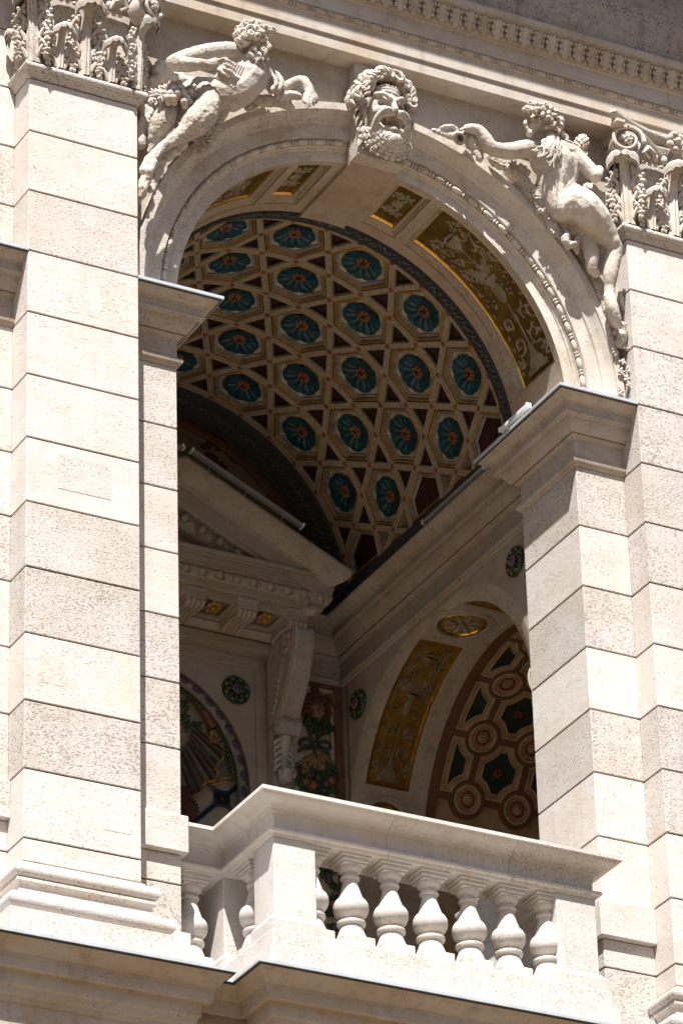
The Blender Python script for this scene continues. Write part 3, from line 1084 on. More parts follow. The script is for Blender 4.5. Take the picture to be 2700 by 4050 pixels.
for s in (-1, 1):
    f0, f1 = (.22, 1.20) if s > 0 else (-1.20, -.22)
    mb = MB()
    n = 20
    prev = None
    for ins, r in ((0, RS), (.008, RS + .002), (.012, RS + .012), (.024, RS + .013), (.026, RS + .020)):
        ring = []
        g0, g1, x0, x1 = f0 + ins / RS, f1 - ins / RS, 1.245 + ins, 1.535 - ins
        ring = [SMAP(g0 + (g1 - g0) * i / n, x0, r) for i in range(n + 1)] + [SMAP(g1 - (g1 - g0) * i / n, x1, r) for i in range(n + 1)]
        if prev:
            k = len(ring)
            mb.add(prev + ring, [(i, (i + 1) % k, (i + 1) % k + k, i + k) for i in range(k)], 0 if ins < .02 else 1)
        prev = ring
    fr = mb.build('panel_frame', [INNER, GOLDRIM], SA, smooth=30)
    mb = MB()
    sgrid(f0 + .026 / RS, f1 - .026 / RS, [1.271, 1.509], [RS + .020, RS + .020], mb)
    gp = mb.build('gold_panel', GOLDB, fr, smooth=40)
    SIDE_PANELS.append((gp, fr, f0 + .03, f1 - .03))
# round medallions: one at the crown, one at each foot
def medallion(f):
    L_ = []
    def ring_(mbx, lst, mi=0, n=40, cap=False):
        prev = None
        for rad, r in lst:
            ring = [SMAP(f + rad * cos(2 * pi * i / n) / RS, 1.39 + rad * sin(2 * pi * i / n), r) for i in range(n)]
            if prev:
                mbx.add(prev + ring, [(i, (i + 1) % n, (i + 1) % n + n, i + n) for i in range(n)], mi)
            prev = ring
        if cap:
            mbx.add(prev, [tuple(range(n))], mi)
    mb = MB()
    ring_(mb, [(.178, RS - .001), (.172, RS - .010), (.160, RS - .008), (.155, RS - .014), (.142, RS - .016), (.134, RS - .004)], 0)
    ring_(mb, [(.134, RS - .004), (.128, RS - .012), (.117, RS - .010), (.112, RS - .002)], 1)
    ring_(mb, [(.112, RS - .002), (.02, RS - .003)], 2, cap=True)
    for i in range(8):
        a = 2 * pi * i / 8
        for k in range(6):
            u = .032 + .0125 * k
            w = .015 * sin(pi * (k + 1) / 7) + .003
            q = SMAP(f + (u * cos(a)) / RS, 1.39 + u * sin(a), RS - .006)
            ball(mb, q, w, 6, 4, mi=3)
    ball(mb, SMAP(f, 1.39, RS - .006), .018, 8, 5, mi=3)
    mb.build('medallion', [INNER, GOLDRIM, OCHRE, GRIS], SA, smooth=45)
for f in (0.0, 1.42, -1.42):
    medallion(f)

SV = thing('side_vault', 'small dim vault with brown rings and star fields behind the right arch', 'vault', (2.2, SY, SZ))
RB = .935
mb = MB()
sgrid(-H, H, [1.60, 3.4], [RB + .035, RB + .035], mb)
mb.add([(3.4, SY - 1.2, -3.1), (3.4, SY + 1.2, -3.1), (3.4, SY + 1.2, .6), (3.4, SY - 1.2, .6)], [(0, 1, 2, 3)])
for s in (-1, 1):
    mb.add([(1.6, SY + s * (RB + .035), SZ), (3.4, SY + s * (RB + .035), SZ), (3.4, SY + s * (RB + .035), -3.1), (1.6, SY + s * (RB + .035), -3.1)], [(0, 1, 2, 3)])
mb.build('vault_ground', PLASTER, SV, smooth=40)
mb = MB()
sgrid(-H, H, [1.632, 1.632, 1.690, 1.690], [RB + .03, RB - .004, RB - .004, RB + .03], mb)
mb.build('brown_border', BROWN, SV, smooth=30)
DPH, DX, F0, X0 = .375, .313, 1.165, 1.878
def LM(x, a, r):               # local frame: x along the axis, a arc length across
    t = a / RB
    return (x, r * sin(t), r * cos(t))
def put(nm, me, x, f, parent=SV):
    return link(nm, me, parent, (x, SY, SZ), (-f, 0, 0))
def disc_rings(mb, lst, mi, n=32, cap=False):
    prev = None
    for rad, r in lst:
        ring = [LM(rad * cos(2 * pi * i / n), rad * sin(2 * pi * i / n), r) for i in range(n)]
        if prev:
            mb.add(prev + ring, [(i, (i + 1) % n, (i + 1) % n + n, i + n) for i in range(n)], mi)
        prev = ring
    if cap:
        mb.add(prev, [tuple(range(n))], mi)
mb = MB()
disc_rings(mb, [(.108, RB + .03), (.108, RB), (.106, RB - .004), (.090, RB - .004), (.087, RB + .004)], 0)
disc_rings(mb, [(.087, RB + .004), (.080, RB - .004), (.072, RB - .004), (.066, RB + .010), (.050, RB + .012), (.046, RB + .006)], 1)
for i in range(20):
    a = 2 * pi * i / 20
    ball(mb, LM(.058 * cos(a), .058 * sin(a), RB + .008), .0075, 6, 4, mi=1)
disc_rings(mb, [(.046, RB + .006), (.043, RB), (.036, RB), (.033, RB + .010)], 2)
disc_rings(mb, [(.033, RB + .010), (.004, RB + .010)], 1, cap=True)
for i in range(6):
    a = 2 * pi * i / 6
    ball(mb, LM(.015 * cos(a), .015 * sin(a), RB + .006), .010, 6, 4, mi=1)
ball(mb, LM(0, 0, RB + .002), .009, 6, 4, mi=1)
o_ = mb.build('ring_medallion', [BROWN, PLASTER, VRED], SV, smooth=45)
me_ring = o_.data
bpy.data.objects.remove(o_)
def star(d, half=False):
    """outline of the field between four rings, inset by d"""
    hx, hy, rr, w = DX / 2, DPH * RB / 2, .108 + d, .020 + d
    out = []
    for q, (sx, sy) in enumerate(((1, 1), (-1, 1), (-1, -1), (1, -1))):
        a0 = math.asin(min(1, w / rr))
        seq = []
        for i in range(9):
            a = a0 + (pi / 2 - 2 * a0) * i / 8
            seq.append((sx * (hx - rr * sin(a)), sy * (hy - rr * cos(a))))
        # walk round counter-clockwise
        if q in (0, 2):
            seq = seq[::-1] if q == 0 and False else seq
        out.append(seq)
    # order so that neighbours connect
    res = out[0] + out[1][::-1] + out[2] + out[3][::-1]
    if half:
        res = [(max(x, -.024 + d), a) for x, a in res]
    return res
def star_mesh(half):
    mb = MB()
    prev = None
    for d, r, mi in ((0, RB + .03, 0), (0, RB + .002, 0), (.012, RB + .002, 0), (.016, RB + .010, 0), (.030, RB + .012, 0), (.034, RB + .004, 0), (.040, RB + .004, 0), (.044, RB + .022, 1)):
        ring = [LM(x, a, r) for x, a in star(d, half)]
        k = len(ring)
        if prev:
            mb.add(prev + ring, [(i, (i + 1) % k, (i + 1) % k + k, i + k) for i in range(k)], mi)
        prev = ring
    k = len(prev)
    c = LM(.03 if half else 0, 0, RB + .022)
    mb.add(prev + [c], [(i, (i + 1) % k, k) for i in range(k)], 1)
    st = star(.023, half)
    for i in range(0, len(st)):
        x, a = st[i]
        x2, a2 = st[(i + 1) % len(st)]
        for j in range(max(1, int(hypot(x2 - x, a2 - a) / .012))):
            f = j / max(1, int(hypot(x2 - x, a2 - a) / .012))
            ball(mb, LM(x + (x2 - x) * f, a + (a2 - a) * f, RB + .009), .0058, 5, 3, mi=0)
    if not half:
        for i in range(6):
            a = 2 * pi * i / 6
            ball(mb, LM(.016 * cos(a), .016 * sin(a), RB + .016), .012, 6, 4, mi=2)
    o = mb.build('star_field', [PLASTER, GREENF, VRED], SV, smooth=45)
    me = o.data
    bpy.data.objects.remove(o)
    return me
me_star, me_half = star_mesh(False), star_mesh(True)
mb = MB()
hx_ = DX / 2 - .102
mb.add([LM(*p) for p in ((-hx_, -.019, RB), (hx_, -.019, RB), (hx_, .019, RB), (-hx_, .019, RB), (-hx_, -.019, RB + .03), (hx_, -.019, RB + .03), (hx_, .019, RB + .03), (-hx_, .019, RB + .03))],
       [(0, 1, 2, 3), (0, 4, 5, 1), (3, 2, 6, 7)])
o_ = mb.build('brown_strip', BROWN, SV, smooth=0)
me_sx = o_.data
bpy.data.objects.remove(o_)
mb = MB()
ha = DPH * RB / 2 - .102
for i in range(4):
    a0, a1 = -ha + 2 * ha * i / 4, -ha + 2 * ha * (i + 1) / 4
    mb.add([LM(-.019, a0, RB + .0006), LM(.019, a0, RB + .0006), LM(.019, a1, RB + .0006), LM(-.019, a1, RB + .0006), LM(-.019, a0, RB + .03), LM(.019, a0, RB + .03), LM(.019, a1, RB + .03), LM(-.019, a1, RB + .03)], [(0, 1, 2, 3), (0, 3, 7, 4), (1, 5, 6, 2)])
o_ = mb.build('brown_strip', BROWN, SV, smooth=0)
me_sy = o_.data
bpy.data.objects.remove(o_)
for k in range(0, 7):
    f = F0 - DPH * k
    for m in range(3):
        put('ring_medallion', me_ring, X0 + DX * m, f)
        put('brown_strip', me_sx, X0 + DX * (m - .5), f)
        if k < 6:
            put('brown_strip', me_sy, X0 + DX * m, f - DPH / 2)
            put('star_field', me_half if m == 0 else me_star, X0 + DX * (m - .5), f - DPH / 2)
# ------------------------------------------------------------------ pediment over the niche
PED = thing('pediment', 'shaded stone pediment with modillions and egg moulding on the back wall', 'pediment', (0, 2.5, .34))
mb = MB()
mb.box(-.955, .955, 2.28, 2.735, .690, .730, .003)
mb.box(-.960, .960, 2.272, 2.735, .7302, .745, .002)
mb.box(-.975, .975, 2.255, 2.735, .7452, .768, .003)
mb.box(-.948, .948, 2.288, 2.735, .664, .6898, .002)
mb.build('corona', INNER, PED, smooth=0)
mb = MB()
sweep(mb, [(-.02, .662), (.014, .662), (.022, .650), (.020, .632), (.006, .614), (.0, .606), (-.02, .604)], [(-.925, 2.5), (-.925, 2.310), (.925, 2.310), (.925, 2.5)])
mb.box(-.905, .905, 2.325, 2.735, .575, .6055, .002)
mb.build('bed_moulding', INNER, PED, smooth=40)
mb = MB()
ball(mb, (0, -.006, 0), .026, 10, 7, sq=(.95, .9, 1.1))
me_egg = mb.build('egg', INNER, PED, smooth=60)
_e = me_egg.data
bpy.data.objects.remove(me_egg)
mb = MB()
lathe(mb, [(.034, -.004), (.038, .0), (.034, .006), (.030, .001)], 14, axis='y', a0=pi, a1=2 * pi)
mb.add([(-.034, .0, 0), (-.038, .0, .026), (-.030, .002, .026), (-.030, .002, 0), (.034, 0, 0), (.038, 0, .026), (.030, .002, .026), (.030, .002, 0)], [(0, 1, 2, 3), (4, 7, 6, 5)])
me_h = mb.build('egg_husk', INNER, PED, smooth=50)
_h = me_h.data
bpy.data.objects.remove(me_h)
mb = MB()
mb.add([(-.006, 0, .024), (.006, 0, .024), (0, -.010, .024), (0, -.004, -.026)], [(0, 2, 3), (2, 1, 3), (0, 3, 1), (0, 1, 2)])
me_d = mb.build('dart', INNER, PED, smooth=0)
_d = me_d.data
bpy.data.objects.remove(me_d)
for i in range(-9, 9):
    x = (i + .5) * .1025
    link('egg', _e, PED, (x, 2.300, .636))
    link('egg_husk', _h, PED, (x, 2.294, .638))
    link('dart', _d, PED, (x + .05125, 2.296, .636))
# modillions, coffers with bronze rosettes between them, leaf cymatium
def leaf_row(mb, x0, x1, y, z, dx, s=1.0, axis='x'):
    n = max(1, int(round((x1 - x0) / dx)))
    for i in range(n):
        u = x0 + (x1 - x0) * (i + .5) / n
        c = (u, y, z) if axis == 'x' else (y, u, z)
        ball(mb, c, .010 * s, 6, 4, sq=(.8, .7, 1.25) if axis == 'x' else (.7, .8, 1.25))
mb = MB()
mb.box(-.057, .057, 2.365, 2.60, .508, .572, .003)
mb.box(-.066, .066, 2.356, 2.60, .556, .5745, .003)
leaf_row(mb, -.062, .062, 2.356, .566, .020)
for j in range(4):             # acanthus scroll under the block
    x = -.042 + .028 * j
    tube(mb, [(x, 2.372, .506), (x, 2.385, .492), (x, 2.41, .482), (x, 2.45, .486), (x, 2.50, .494), (x, 2.57, .485), (x, 2.60, .470)], [.014, .018, .017, .013, .014, .016, .010], 7)
o_ = mb.build('modillion', INNER, PED, smooth=45)
_mo = o_.data
bpy.data.objects.remove(o_)
mb = MB()
mb.box(-.098, .098, 2.36, 2.60, .5655, .5745, 0)
for y0, y1, x0, x1 in ((2.37, 2.39, -.098, .098), (2.57, 2.60, -.098, .098)):
    mb.box(x0, x1, y0, y1, .530, .5655, .002)
for s in (-1, 1):
    xs = sorted((s * .098, s * .078))
    mb.box(xs[0], xs[1], 2.39, 2.57, .530, .5655, .002)
for y in (2.395, 2.565):
    leaf_row(mb, -.075, .075, y, .538, .018)
for x in (-.074, .074):
    leaf_row(mb, 2.40, 2.56, x, .538, .018, axis='y')
o_ = mb.build('soffit_coffer', INNER, PED, smooth=40)
_sc = o_.data
bpy.data.objects.remove(o_)
mb = MB()
for i in range(9):
    a = 2 * pi * i / 9
    ball(mb, (.034 * cos(a), 2.48 + .042 * sin(a), .545 - .006 * (i % 2)), .019, 7, 5, sq=(1, 1.1, .8))
ball(mb, (0, 2.48, .535), .020, 8, 5)
o_ = mb.build('bronze_rosette', OCHRE, PED, smooth=50)
_rs = o_.data
bpy.data.objects.remove(o_)
for i in range(6):
    link('modillion', _mo, PED, ((i - 2.5) * .311, 0, 0))
for i in range(5):
    c = link('soffit_coffer', _sc, PED, ((i - 2) * .311, 0, 0))
    link('bronze_rosette', _rs, c)
# wall mouldings below the modillions down to the niche panel
mb = MB()
mb.box(-.80, .80, 2.60, 2.74, .535, .575)
sweep(mb, [(.0, .535), (.030, .531), (.034, .518), (.022, .508), (.010, .500), (.004, .492), (-.02, .492), (-.02, .535)], [(-.80, 2.74), (-.80, 2.63), (.80, 2.63), (.80, 2.74)])
mb.box(-.795, .795, 2.668, 2.74, .446, .495)
mb.build('frieze_moulding', INNER, PED, smooth=40)
# raking cornice
RK = .474
def rake(mb, prof, top=1.252):
    for s in (-1, 1):
        vs = []
        for y, dz in prof:
            xe = 1.012 - max(0, (y - 2.17)) * .9
            vs.append((0, y, top + dz))
            vs.append((s * xe, y, top + dz - RK * xe))
        k = len(prof)
        fs = [(2 * i, 2 * i + 1, 2 * ((i + 1) % k) + 1, 2 * ((i + 1) % k)) for i in range(k)]
        fs += [tuple(2 * i + 1 for i in range(k))]
        mb.add(vs, fs)
mb = MB()
rake(mb, [(2.17, 0), (2.17, -.020), (2.178, -.024), (2.184, -.046), (2.215, -.078), (2.240, -.096), (2.252, -.108), (2.268, -.110), (2.274, -.118), (2.280, -.205), (2.300, -.208), (2.305, -.222), (2.70, -.235), (2.70, .0)])
mb.build('raking_cornice', INNER, PED, smooth=35)
mb = MB()
rake(mb, [(2.335, -.232), (2.325, -.262), (2.345, -.300), (2.365, -.312), (2.42, -.316), (2.44, -.36), (2.70, -.37), (2.70, -.232)])
mb.build('raking_bed', INNER, PED, smooth=35)
for s in (-1, 1):
    for i in range(8):
        x = .06 + .105 * i
        a = atan2(RK, 1) * s
        link('egg', _e, PED, (s * x, 2.322, 1.252 - RK * x - .268), (0, a, 0))
        link('egg_husk', _h, PED, (s * x, 2.314, 1.252 - RK * x - .266), (0, a, 0))
mb = MB()
mb.add([(0, 2.60, 1.0), (-.9, 2.60, .76), (.9, 2.60, .76), (0, 2.60, 1.05)], [(1, 2, 3)])
mb.build('tympanum', INNER, PED, smooth=0)

# ------------------------------------------------------------------ scroll console
def bez(pts, n):
    """Catmull-Rom through points"""
    P = [Vector(p) for p in pts]
    P = [2 * P[0] - P[1]] + P + [2 * P[-1] - P[-2]]
    out = []
    for i in range(1, len(P) - 2):
        for j in range(n):
            t = j / n
            a, b, c, d = P[i - 1], P[i], P[i + 1], P[i + 2]
            out.append(.5 * ((2 * b) + (c - a) * t + (2 * a - 5 * b + 4 * c - d) * t * t + (3 * b - a - 3 * c + d) * t ** 3))
    out.append(P[-2])
    return out
def console(s, label):
    T = thing('scroll_console', label, 'bracket', (s * .815, 2.70, -.35))
    x0, x1 = .757, .872
    # side outline in (y, z): front edge from the upper scroll down to the lower one
    front = bez([(2.400, .500, 0), (2.372, .470, 0), (2.368, .420, 0), (2.385, .340, 0), (2.430, .230, 0), (2.480, .140, 0), (2.530, .070, 0), (2.565, .025, 0), (2.590, .005, 0)], 5)
    pf = [(p.x, p.y) for p in front]
    back = [(2.72, .005), (2.72, .500)]
    poly = pf + back
    mb = MB()
    k = len(poly)
    def ring(x, d):            # d: how far the front is set back
        return [(s * x, y + (d if i < len(pf) else 0), z) for i, (y, z) in enumerate(poly)]
    cols = [(x0, .004), (x0 + .010, 0), (x0 + .018, .0), (x0 + .020, .008), (x1 - .020, .008), (x1 - .018, 0), (x1 - .010, 0), (x1, .004)]
    R_ = [ring(x, d) for x, d in cols]
    for a, b in zip(R_[:-1], R_[1:]):
        mb.add(a + b, [(i, (i + 1) % k, (i + 1) % k + k, i + k) for i in range(k)])
    mb.add(R_[0], [tuple(range(k))])
    mb.add(R_[-1], [tuple(range(k))])
    mb.build('bracket_body', INNERL, T, smooth=35)
    # lower roll
    mb = MB()
    prof = [(.001, x0 - .004), (.048, x0 - .004), (.054, x0), (.054, x0 + .018), (.046, x0 + .024), (.049, (x0 + x1) / 2), (.046, x1 - .024), (.054, x1 - .018), (.054, x1), (.048, x1 + .004), (.001, x1 + .004)]
    lathe(mb, [(r, s * x) for r, x in prof], 26, c=(0, 2.602, -.028), axis='x')
    mb.build('lower_scroll', INNERL, T, smooth=40)
    # rosette of fruit in the upper eye and husks running down the flank
    mb = MB()
    for i in range(6):
        a = 2 * pi * i / 6 + .4
        ball(mb, (s * (x0 - .004), 2.475 + .040 * cos(a), .415 + .046 * sin(a)), .026, 8, 6, sq=(.7, 1, 1.1))
    ball(mb, (s * (x0 - .008), 2.475, .415), .020, 8, 6)
    mb.build('fruit_carving', INNERL, T, smooth=50)
    mb = MB()
    for i in range(5):
        a = 2 * pi * i / 5
        ball(mb, (s * (x0 - .006), 2.602 + .022 * cos(a), -.028 + .024 * sin(a)), .017, 7, 5, sq=(.6, 1, 1))
    mb.build('scroll_rosette', INNERL, T, smooth=50)
    mb = MB()
    for i in range(9):
        z = .335 - .034 * i
        y = 2.520 + .016 * i
        ball(mb, (s * (x0 - .002), y, z), .024, 7, 5, sq=(.6, .9, 1.0))
        ball(mb, (s * (x0 - .004), y + .018, z + .012), .015, 6, 4, sq=(.6, .8, 1.2))
    mb.build('husk_carving', INNERL, T, smooth=50)
    mb = MB()
    for d, w in ((0, .010), (.03, .006)):
        tube(mb, [(s * (x0 - .001), p.x + .022 + d, p.y) for p in front[4:]], w, 6)
    tube(mb, [(s * (x0 - .002), 2.475 + .078 * cos(a_), .415 + .080 * sin(a_)) for a_ in [2 * pi * i / 20 for i in range(21)]], .010, 6)
    mb.build('flank_fillet', INNER, T, smooth=50)
    # hanging acanthus below
    mb = MB()
    xc = s * (x0 + x1) / 2
    tube(mb, [(xc, 2.625, -.075), (xc, 2.640, -.13), (xc, 2.655, -.20), (xc, 2.64, -.255), (xc, 2.625, -.285), (xc, 2.640, -.315), (xc, 2.68, -.325)], [.034, .030, .022, .020, .040, .044, .020], 10)
    for i in range(5):
        z = -.09 - .038 * i
        for e in (-1, 1):
            tube(mb, [(xc + e * .012, 2.645, z + .01), (xc + e * .034, 2.640, z), (xc + e * .052, 2.652, z - .018), (xc + e * .050, 2.668, z - .032)], [.012, .015, .012, .006], 7)
    for i in range(9):
        ball(mb, (xc + .012, 2.612 + .004 * i, -.085 - .016 * i), .008, 6, 4)
    for i in range(7):
        ball(mb, (xc + (i - 3) * .014, 2.622, -.300 - .004 * (3 - abs(i - 3))), .016, 6, 5, sq=(.8, 1, 1.3))
    mb.build('acanthus_drop', INNERL, T, smooth=50)
    # strip behind
    mb = MB()
    mb.box(*sorted((s * (x0 + .012), s * (x1 - .006))), 2.69, 2.73, -3.0, .0, .002)
    mb.build('backing_strip', INNER, T, smooth=0)
console(1, 'tall scroll bracket holding the pediment next to the painted mask panel')
console(-1, 'scroll bracket under the left end of the pediment, behind the pier')
# stepped architrave round the niche panel
mb = MB()
for e, w0, w1, y, zt in ((0, .705, .770, 2.755, .375), (1, .772, .800, 2.735, .4405)):
    for s in (-1, 1):
        mb.box(*sorted((s * w0, s * w1)), y, 2.80, -3.0, zt, .003)
    mb.box(-w1 + .0005, w1 - .0005, y - .0015, 2.80, zt + .0005 - (.0 if e else .0), zt + (.063 if e == 0 else .004), .002)
NF = thing('niche_frame', 'stepped stone frame round the painted niche under the pediment', 'frame', (0, 2.77, -3))
mb.build('frame_moulding', INNER, NF, smooth=0)

# ------------------------------------------------------------------ majolica roundels
TILEG = paint('green_glaze', (.022, .055, .024), (.013, .035, .022), rough=.25, dirt=.3)
TILEY = paint('yellow_glaze', (.24, .145, .035), (.16, .10, .03), rough=.3)
TILEB = paint('blue_bead_glaze', (.03, .09, .20), (.02, .06, .14), rough=.25)
TILEP = paint('pink_glaze', (.32, .12, .13), (.24, .08, .10), rough=.35)
def roundel(M_, label):
    T = thing('roundel', label, 'roundel', M_.to_translation(), group='round green glazed ornaments on the inner walls')
    def P(mb):
        mb.v = [tuple(M_ @ Vector(p)) for p in mb.v]
        return mb
    mb = MB()
    lathe(mb, [(.085, .0), (.085, .012), (.080, .018), (.074, .014), (.02, .010), (.001, .012)], 32)
    P(mb).build('disc', TILEG, T, smooth=40)
    for i in range(8):
        a = 2 * pi * i / 8
        mb = MB()
        ball(mb, (.046 * cos(a), .046 * sin(a), .015), .024, 8, 5, sq=(1.1, .62, .40), rot=Matrix.Rotation(a, 3, 'Z'))
        P(mb).build('petal', TILEG, T, smooth=60)
        mb = MB()
        ball(mb, (.066 * cos(a + .39), .066 * sin(a + .39), .016), .012, 6, 4, sq=(.9, 1.1, .4), rot=Matrix.Rotation(a + .39, 3, 'Z'))
        P(mb).build('yellow_tip', TILEY, T, smooth=60)
    mb = MB()
    for i in range(14):
        a = 2 * pi * i / 14
        ball(mb, (.024 * cos(a), .024 * sin(a), .024), .0062, 6, 4)
    P(mb).build('pink_collar', TILEP, T, smooth=60)
    mb = MB()
    ball(mb, (0, 0, .020), .020, 10, 6, sq=(1, 1, .8))
    P(mb).build('boss', TILEB, T, smooth=60)
RX = Matrix.Rotation(-pi / 2, 4, 'Y')
RYm = Matrix.Rotation(pi / 2, 4, 'X')
roundel(Matrix.Translation((1.213, .775, .190)) @ RX, 'glazed green roundel on the side wall next to the sunlit pier')
roundel(Matrix.Translation((1.213, 2.515, .155)) @ RX, 'dark glazed roundel on the side wall beside the painted mask panel')
roundel(Matrix.Translation((.588, 2.773, .226)) @ RYm, 'green glazed roundel on the back wall above the painted niche')

# ------------------------------------------------------------------ strip lamps
def strip_lamp(a, b, label, mat, w=.016, legs=2, drop=(0, 0, -.05)):
    T = thing('strip_lamp', label, 'lamp', a, group='strip lamps in the loggia')
    a, b = Vector(a), Vector(b)
    d = (b - a).normalized()
    up = Vector((0, 0, 1))
    sd = d.cross(up).normalized()
    up = sd.cross(d)
    def bar(mb, p, q, w, h):
        vs = [c + sd * x * w + up * z * h for c in (p, q) for x, z in ((-1, -1), (1, -1), (1, 1), (-1, 1))]
        mb.add(vs, [(0, 1, 2, 3), (4, 7, 6, 5), (0, 4, 5, 1), (1, 5, 6, 2), (2, 6, 7, 3), (3, 7, 4, 0)])
    mb = MB()
    bar(mb, a, b, w, w * .8)
    mb.build('housing', mat, T, smooth=0)
    for p, q in ((a, a - d * .012), (b, b + d * .012)):
        mb = MB()
        bar(mb, p, q, w * 1.25, w * 1.1)
        mb.build('end_cap', WHITEM, T, smooth=0)
    for i in range(legs):
        p = a + (b - a) * ((i + .5) / legs if legs > 2 else (.22 + .56 * i))
        mb = MB()
        bar(mb, p - d * .004 + Vector(drop) * .2, p + d * .004 + Vector(drop) * .2, .004, .004)
        tube(mb, [p - up * w * .7, p + Vector(drop)], .0045, 6)
        mb.build('bracket', GREYM if mat is GREYM else WHITEM, T, smooth=40)
        mb = MB()
        mb.box(p.x + drop[0] - .02, p.x + drop[0] + .02, p.y + drop[1] - .02, p.y + drop[1] + .02, p.z + drop[2] - .004, p.z + drop[2] + .004)
        mb.build('foot', GREYM, T, smooth=0)
strip_lamp((.985, .205, .770), (.985, .475, .770), 'short white strip lamp on the right impost of the arch', WHITEM, drop=(0, 0, -.068), w=.0115)
strip_lamp((1.075, .82, .742), (1.075, 1.47, .742), 'long grey strip lamp on the cornice of the right inner wall', GREYM, w=.012, drop=(0, 0, -.045))
strip_lamp((.055, 2.20, 1.310), (.715, 2.20, 1.000), 'long grey strip lamp along the right slope of the pediment', GREYM, w=.014, legs=3, drop=(0, .04, -.075))
strip_lamp((-.70, 2.20, 1.005), (-.010, 2.20, 1.318), 'strip lamp along the left slope of the pediment, only its end in view', GREYM, w=.014, legs=3, drop=(0, .04, -.075))
# ------------------------------------------------------------------ pilaster capitals
def acanthus(h, w, cap, out, rows):
    """upright leaf: fluted stem that flares into a curled cap, with lobed sprays to either side.
    local frame: x across, -y outward, z up"""
    mb = MB()
    sp = bez([(0, -.012, 0), (0, -.020, .35 * h), (0, -.026, .62 * h), (0, -.040, .80 * h), (0, -.040 - .45 * out, .93 * h), (0, -.040 - .85 * out, .985 * h), (0, -.040 - 1.05 * out, .955 * h), (0, -.040 - 1.02 * out, .89 * h)], 4)
    n, m = len(sp), 15
    vs, fs = [], []
    for i, p in enumerate(sp):
        u = i / (n - 1)
        ww = w * (1 - .35 * min(1, u / .5)) if u < .5 else w * .65 + (cap - w * .65) * min(1, ((u - .5) / .36)) ** 1.5
        for j in range(m):
            v = -1 + 2 * j / (m - 1)
            fl = .004 * cos(v * pi * 3.5) * (1 - .3 * u)
            bow = .030 * (1 - v * v) * (.6 + .4 * (u < .6))
            dz = 0
            dy = 0
            if u > .60:        # cap droops to the sides, edge cut into lobes
                k = (u - .60) / .40
                dz = -.050 * k * v * v - (.016 * k * abs(sin(v * pi * 2.5)) if u > .8 else 0)
                dy = .035 * k * v * v
            vs.append((p.x + ww * v, p.y - bow + fl + dy, p.z + dz))
    for i in range(n - 1):
        for j in range(m - 1):
            a = i * m + j
            fs.append((a, a + 1, a + m + 1, a + m))
    mb.add(vs, fs)
    # inner side of the curled cap
    vs2 = [(x * .93, y + .012, z - .010) for x, y, z in vs[int(n * .55) * m:]]
    k = len(vs2) // m
    mb.add(vs2, [(i * m + j, i * m + j + 1, (i + 1) * m + j + 1, (i + 1) * m + j) for i in range(k - 1) for j in range(m - 1)])
    for sgn in (-1, 1):
        for zb, sz, lean in rows:
            bx = sgn * w * .75
            # stalk of the spray
            tipx, tipz = bx + sgn * sz * .55, zb + sz * .9
            tube(mb, [(bx, -.022, zb - sz * .5), (bx + sgn * sz * .18, -.030, zb), (bx + sgn * sz * .42, -.028, zb + sz * .45)], [.010, .012, .008], 6)
            for q in range(5):
                a = radians(20 + lean - 4 + q * 34 - 60) if True else 0
                ang = radians(105 - q * 38)
                d = Vector((sgn * cos(ang), 0, sin(ang)))
                L = sz * (.62 - .05 * abs(q - 1.2))
                c0 = Vector((bx + sgn * sz * (.30 + .03 * q), -.024, zb + sz * (.45 - .17 * q)))
                c = c0 + d * L * .45
                rot = Matrix.Rotation(-sgn * (pi / 2 - ang), 3, 'Y')
                ball(mb, (c.x, c.y - .004 * (q % 2), c.z), 1, 7, 5, sq=(sz * .17, .016, L * .56), rot=rot)
                tp = c0 + d * L * .88
                ball(mb, (tp.x, tp.y - .010, tp.z), sz * .13, 6, 4)
    return mb
def keep(mb, name, mat, smooth=50):
    o = mb.build(name, mat, None, smooth=smooth)
    me = o.data
    bpy.data.objects.remove(o)
    return me
ME_LOW = keep(acanthus(.235, .030, .072, .058, [(.050, .074, 0), (.118, .076, 0)]), 'acanthus_leaf', LIME2)
ME_UP = keep(acanthus(.430, .037, .088, .078, [(.07, .070, 0), (.165, .082, 0), (.265, .084, 0)]), 'acanthus_leaf', LIME2)
def spiral(n, turns, r0, r1, a0):
    out = []
    for i in range(n + 1):
        t = i / n
        a = a0 + turns * 2 * pi * t
        r = r0 + (r1 - r0) * t ** .85
        out.append((r * cos(a), r * sin(a)))
    return out
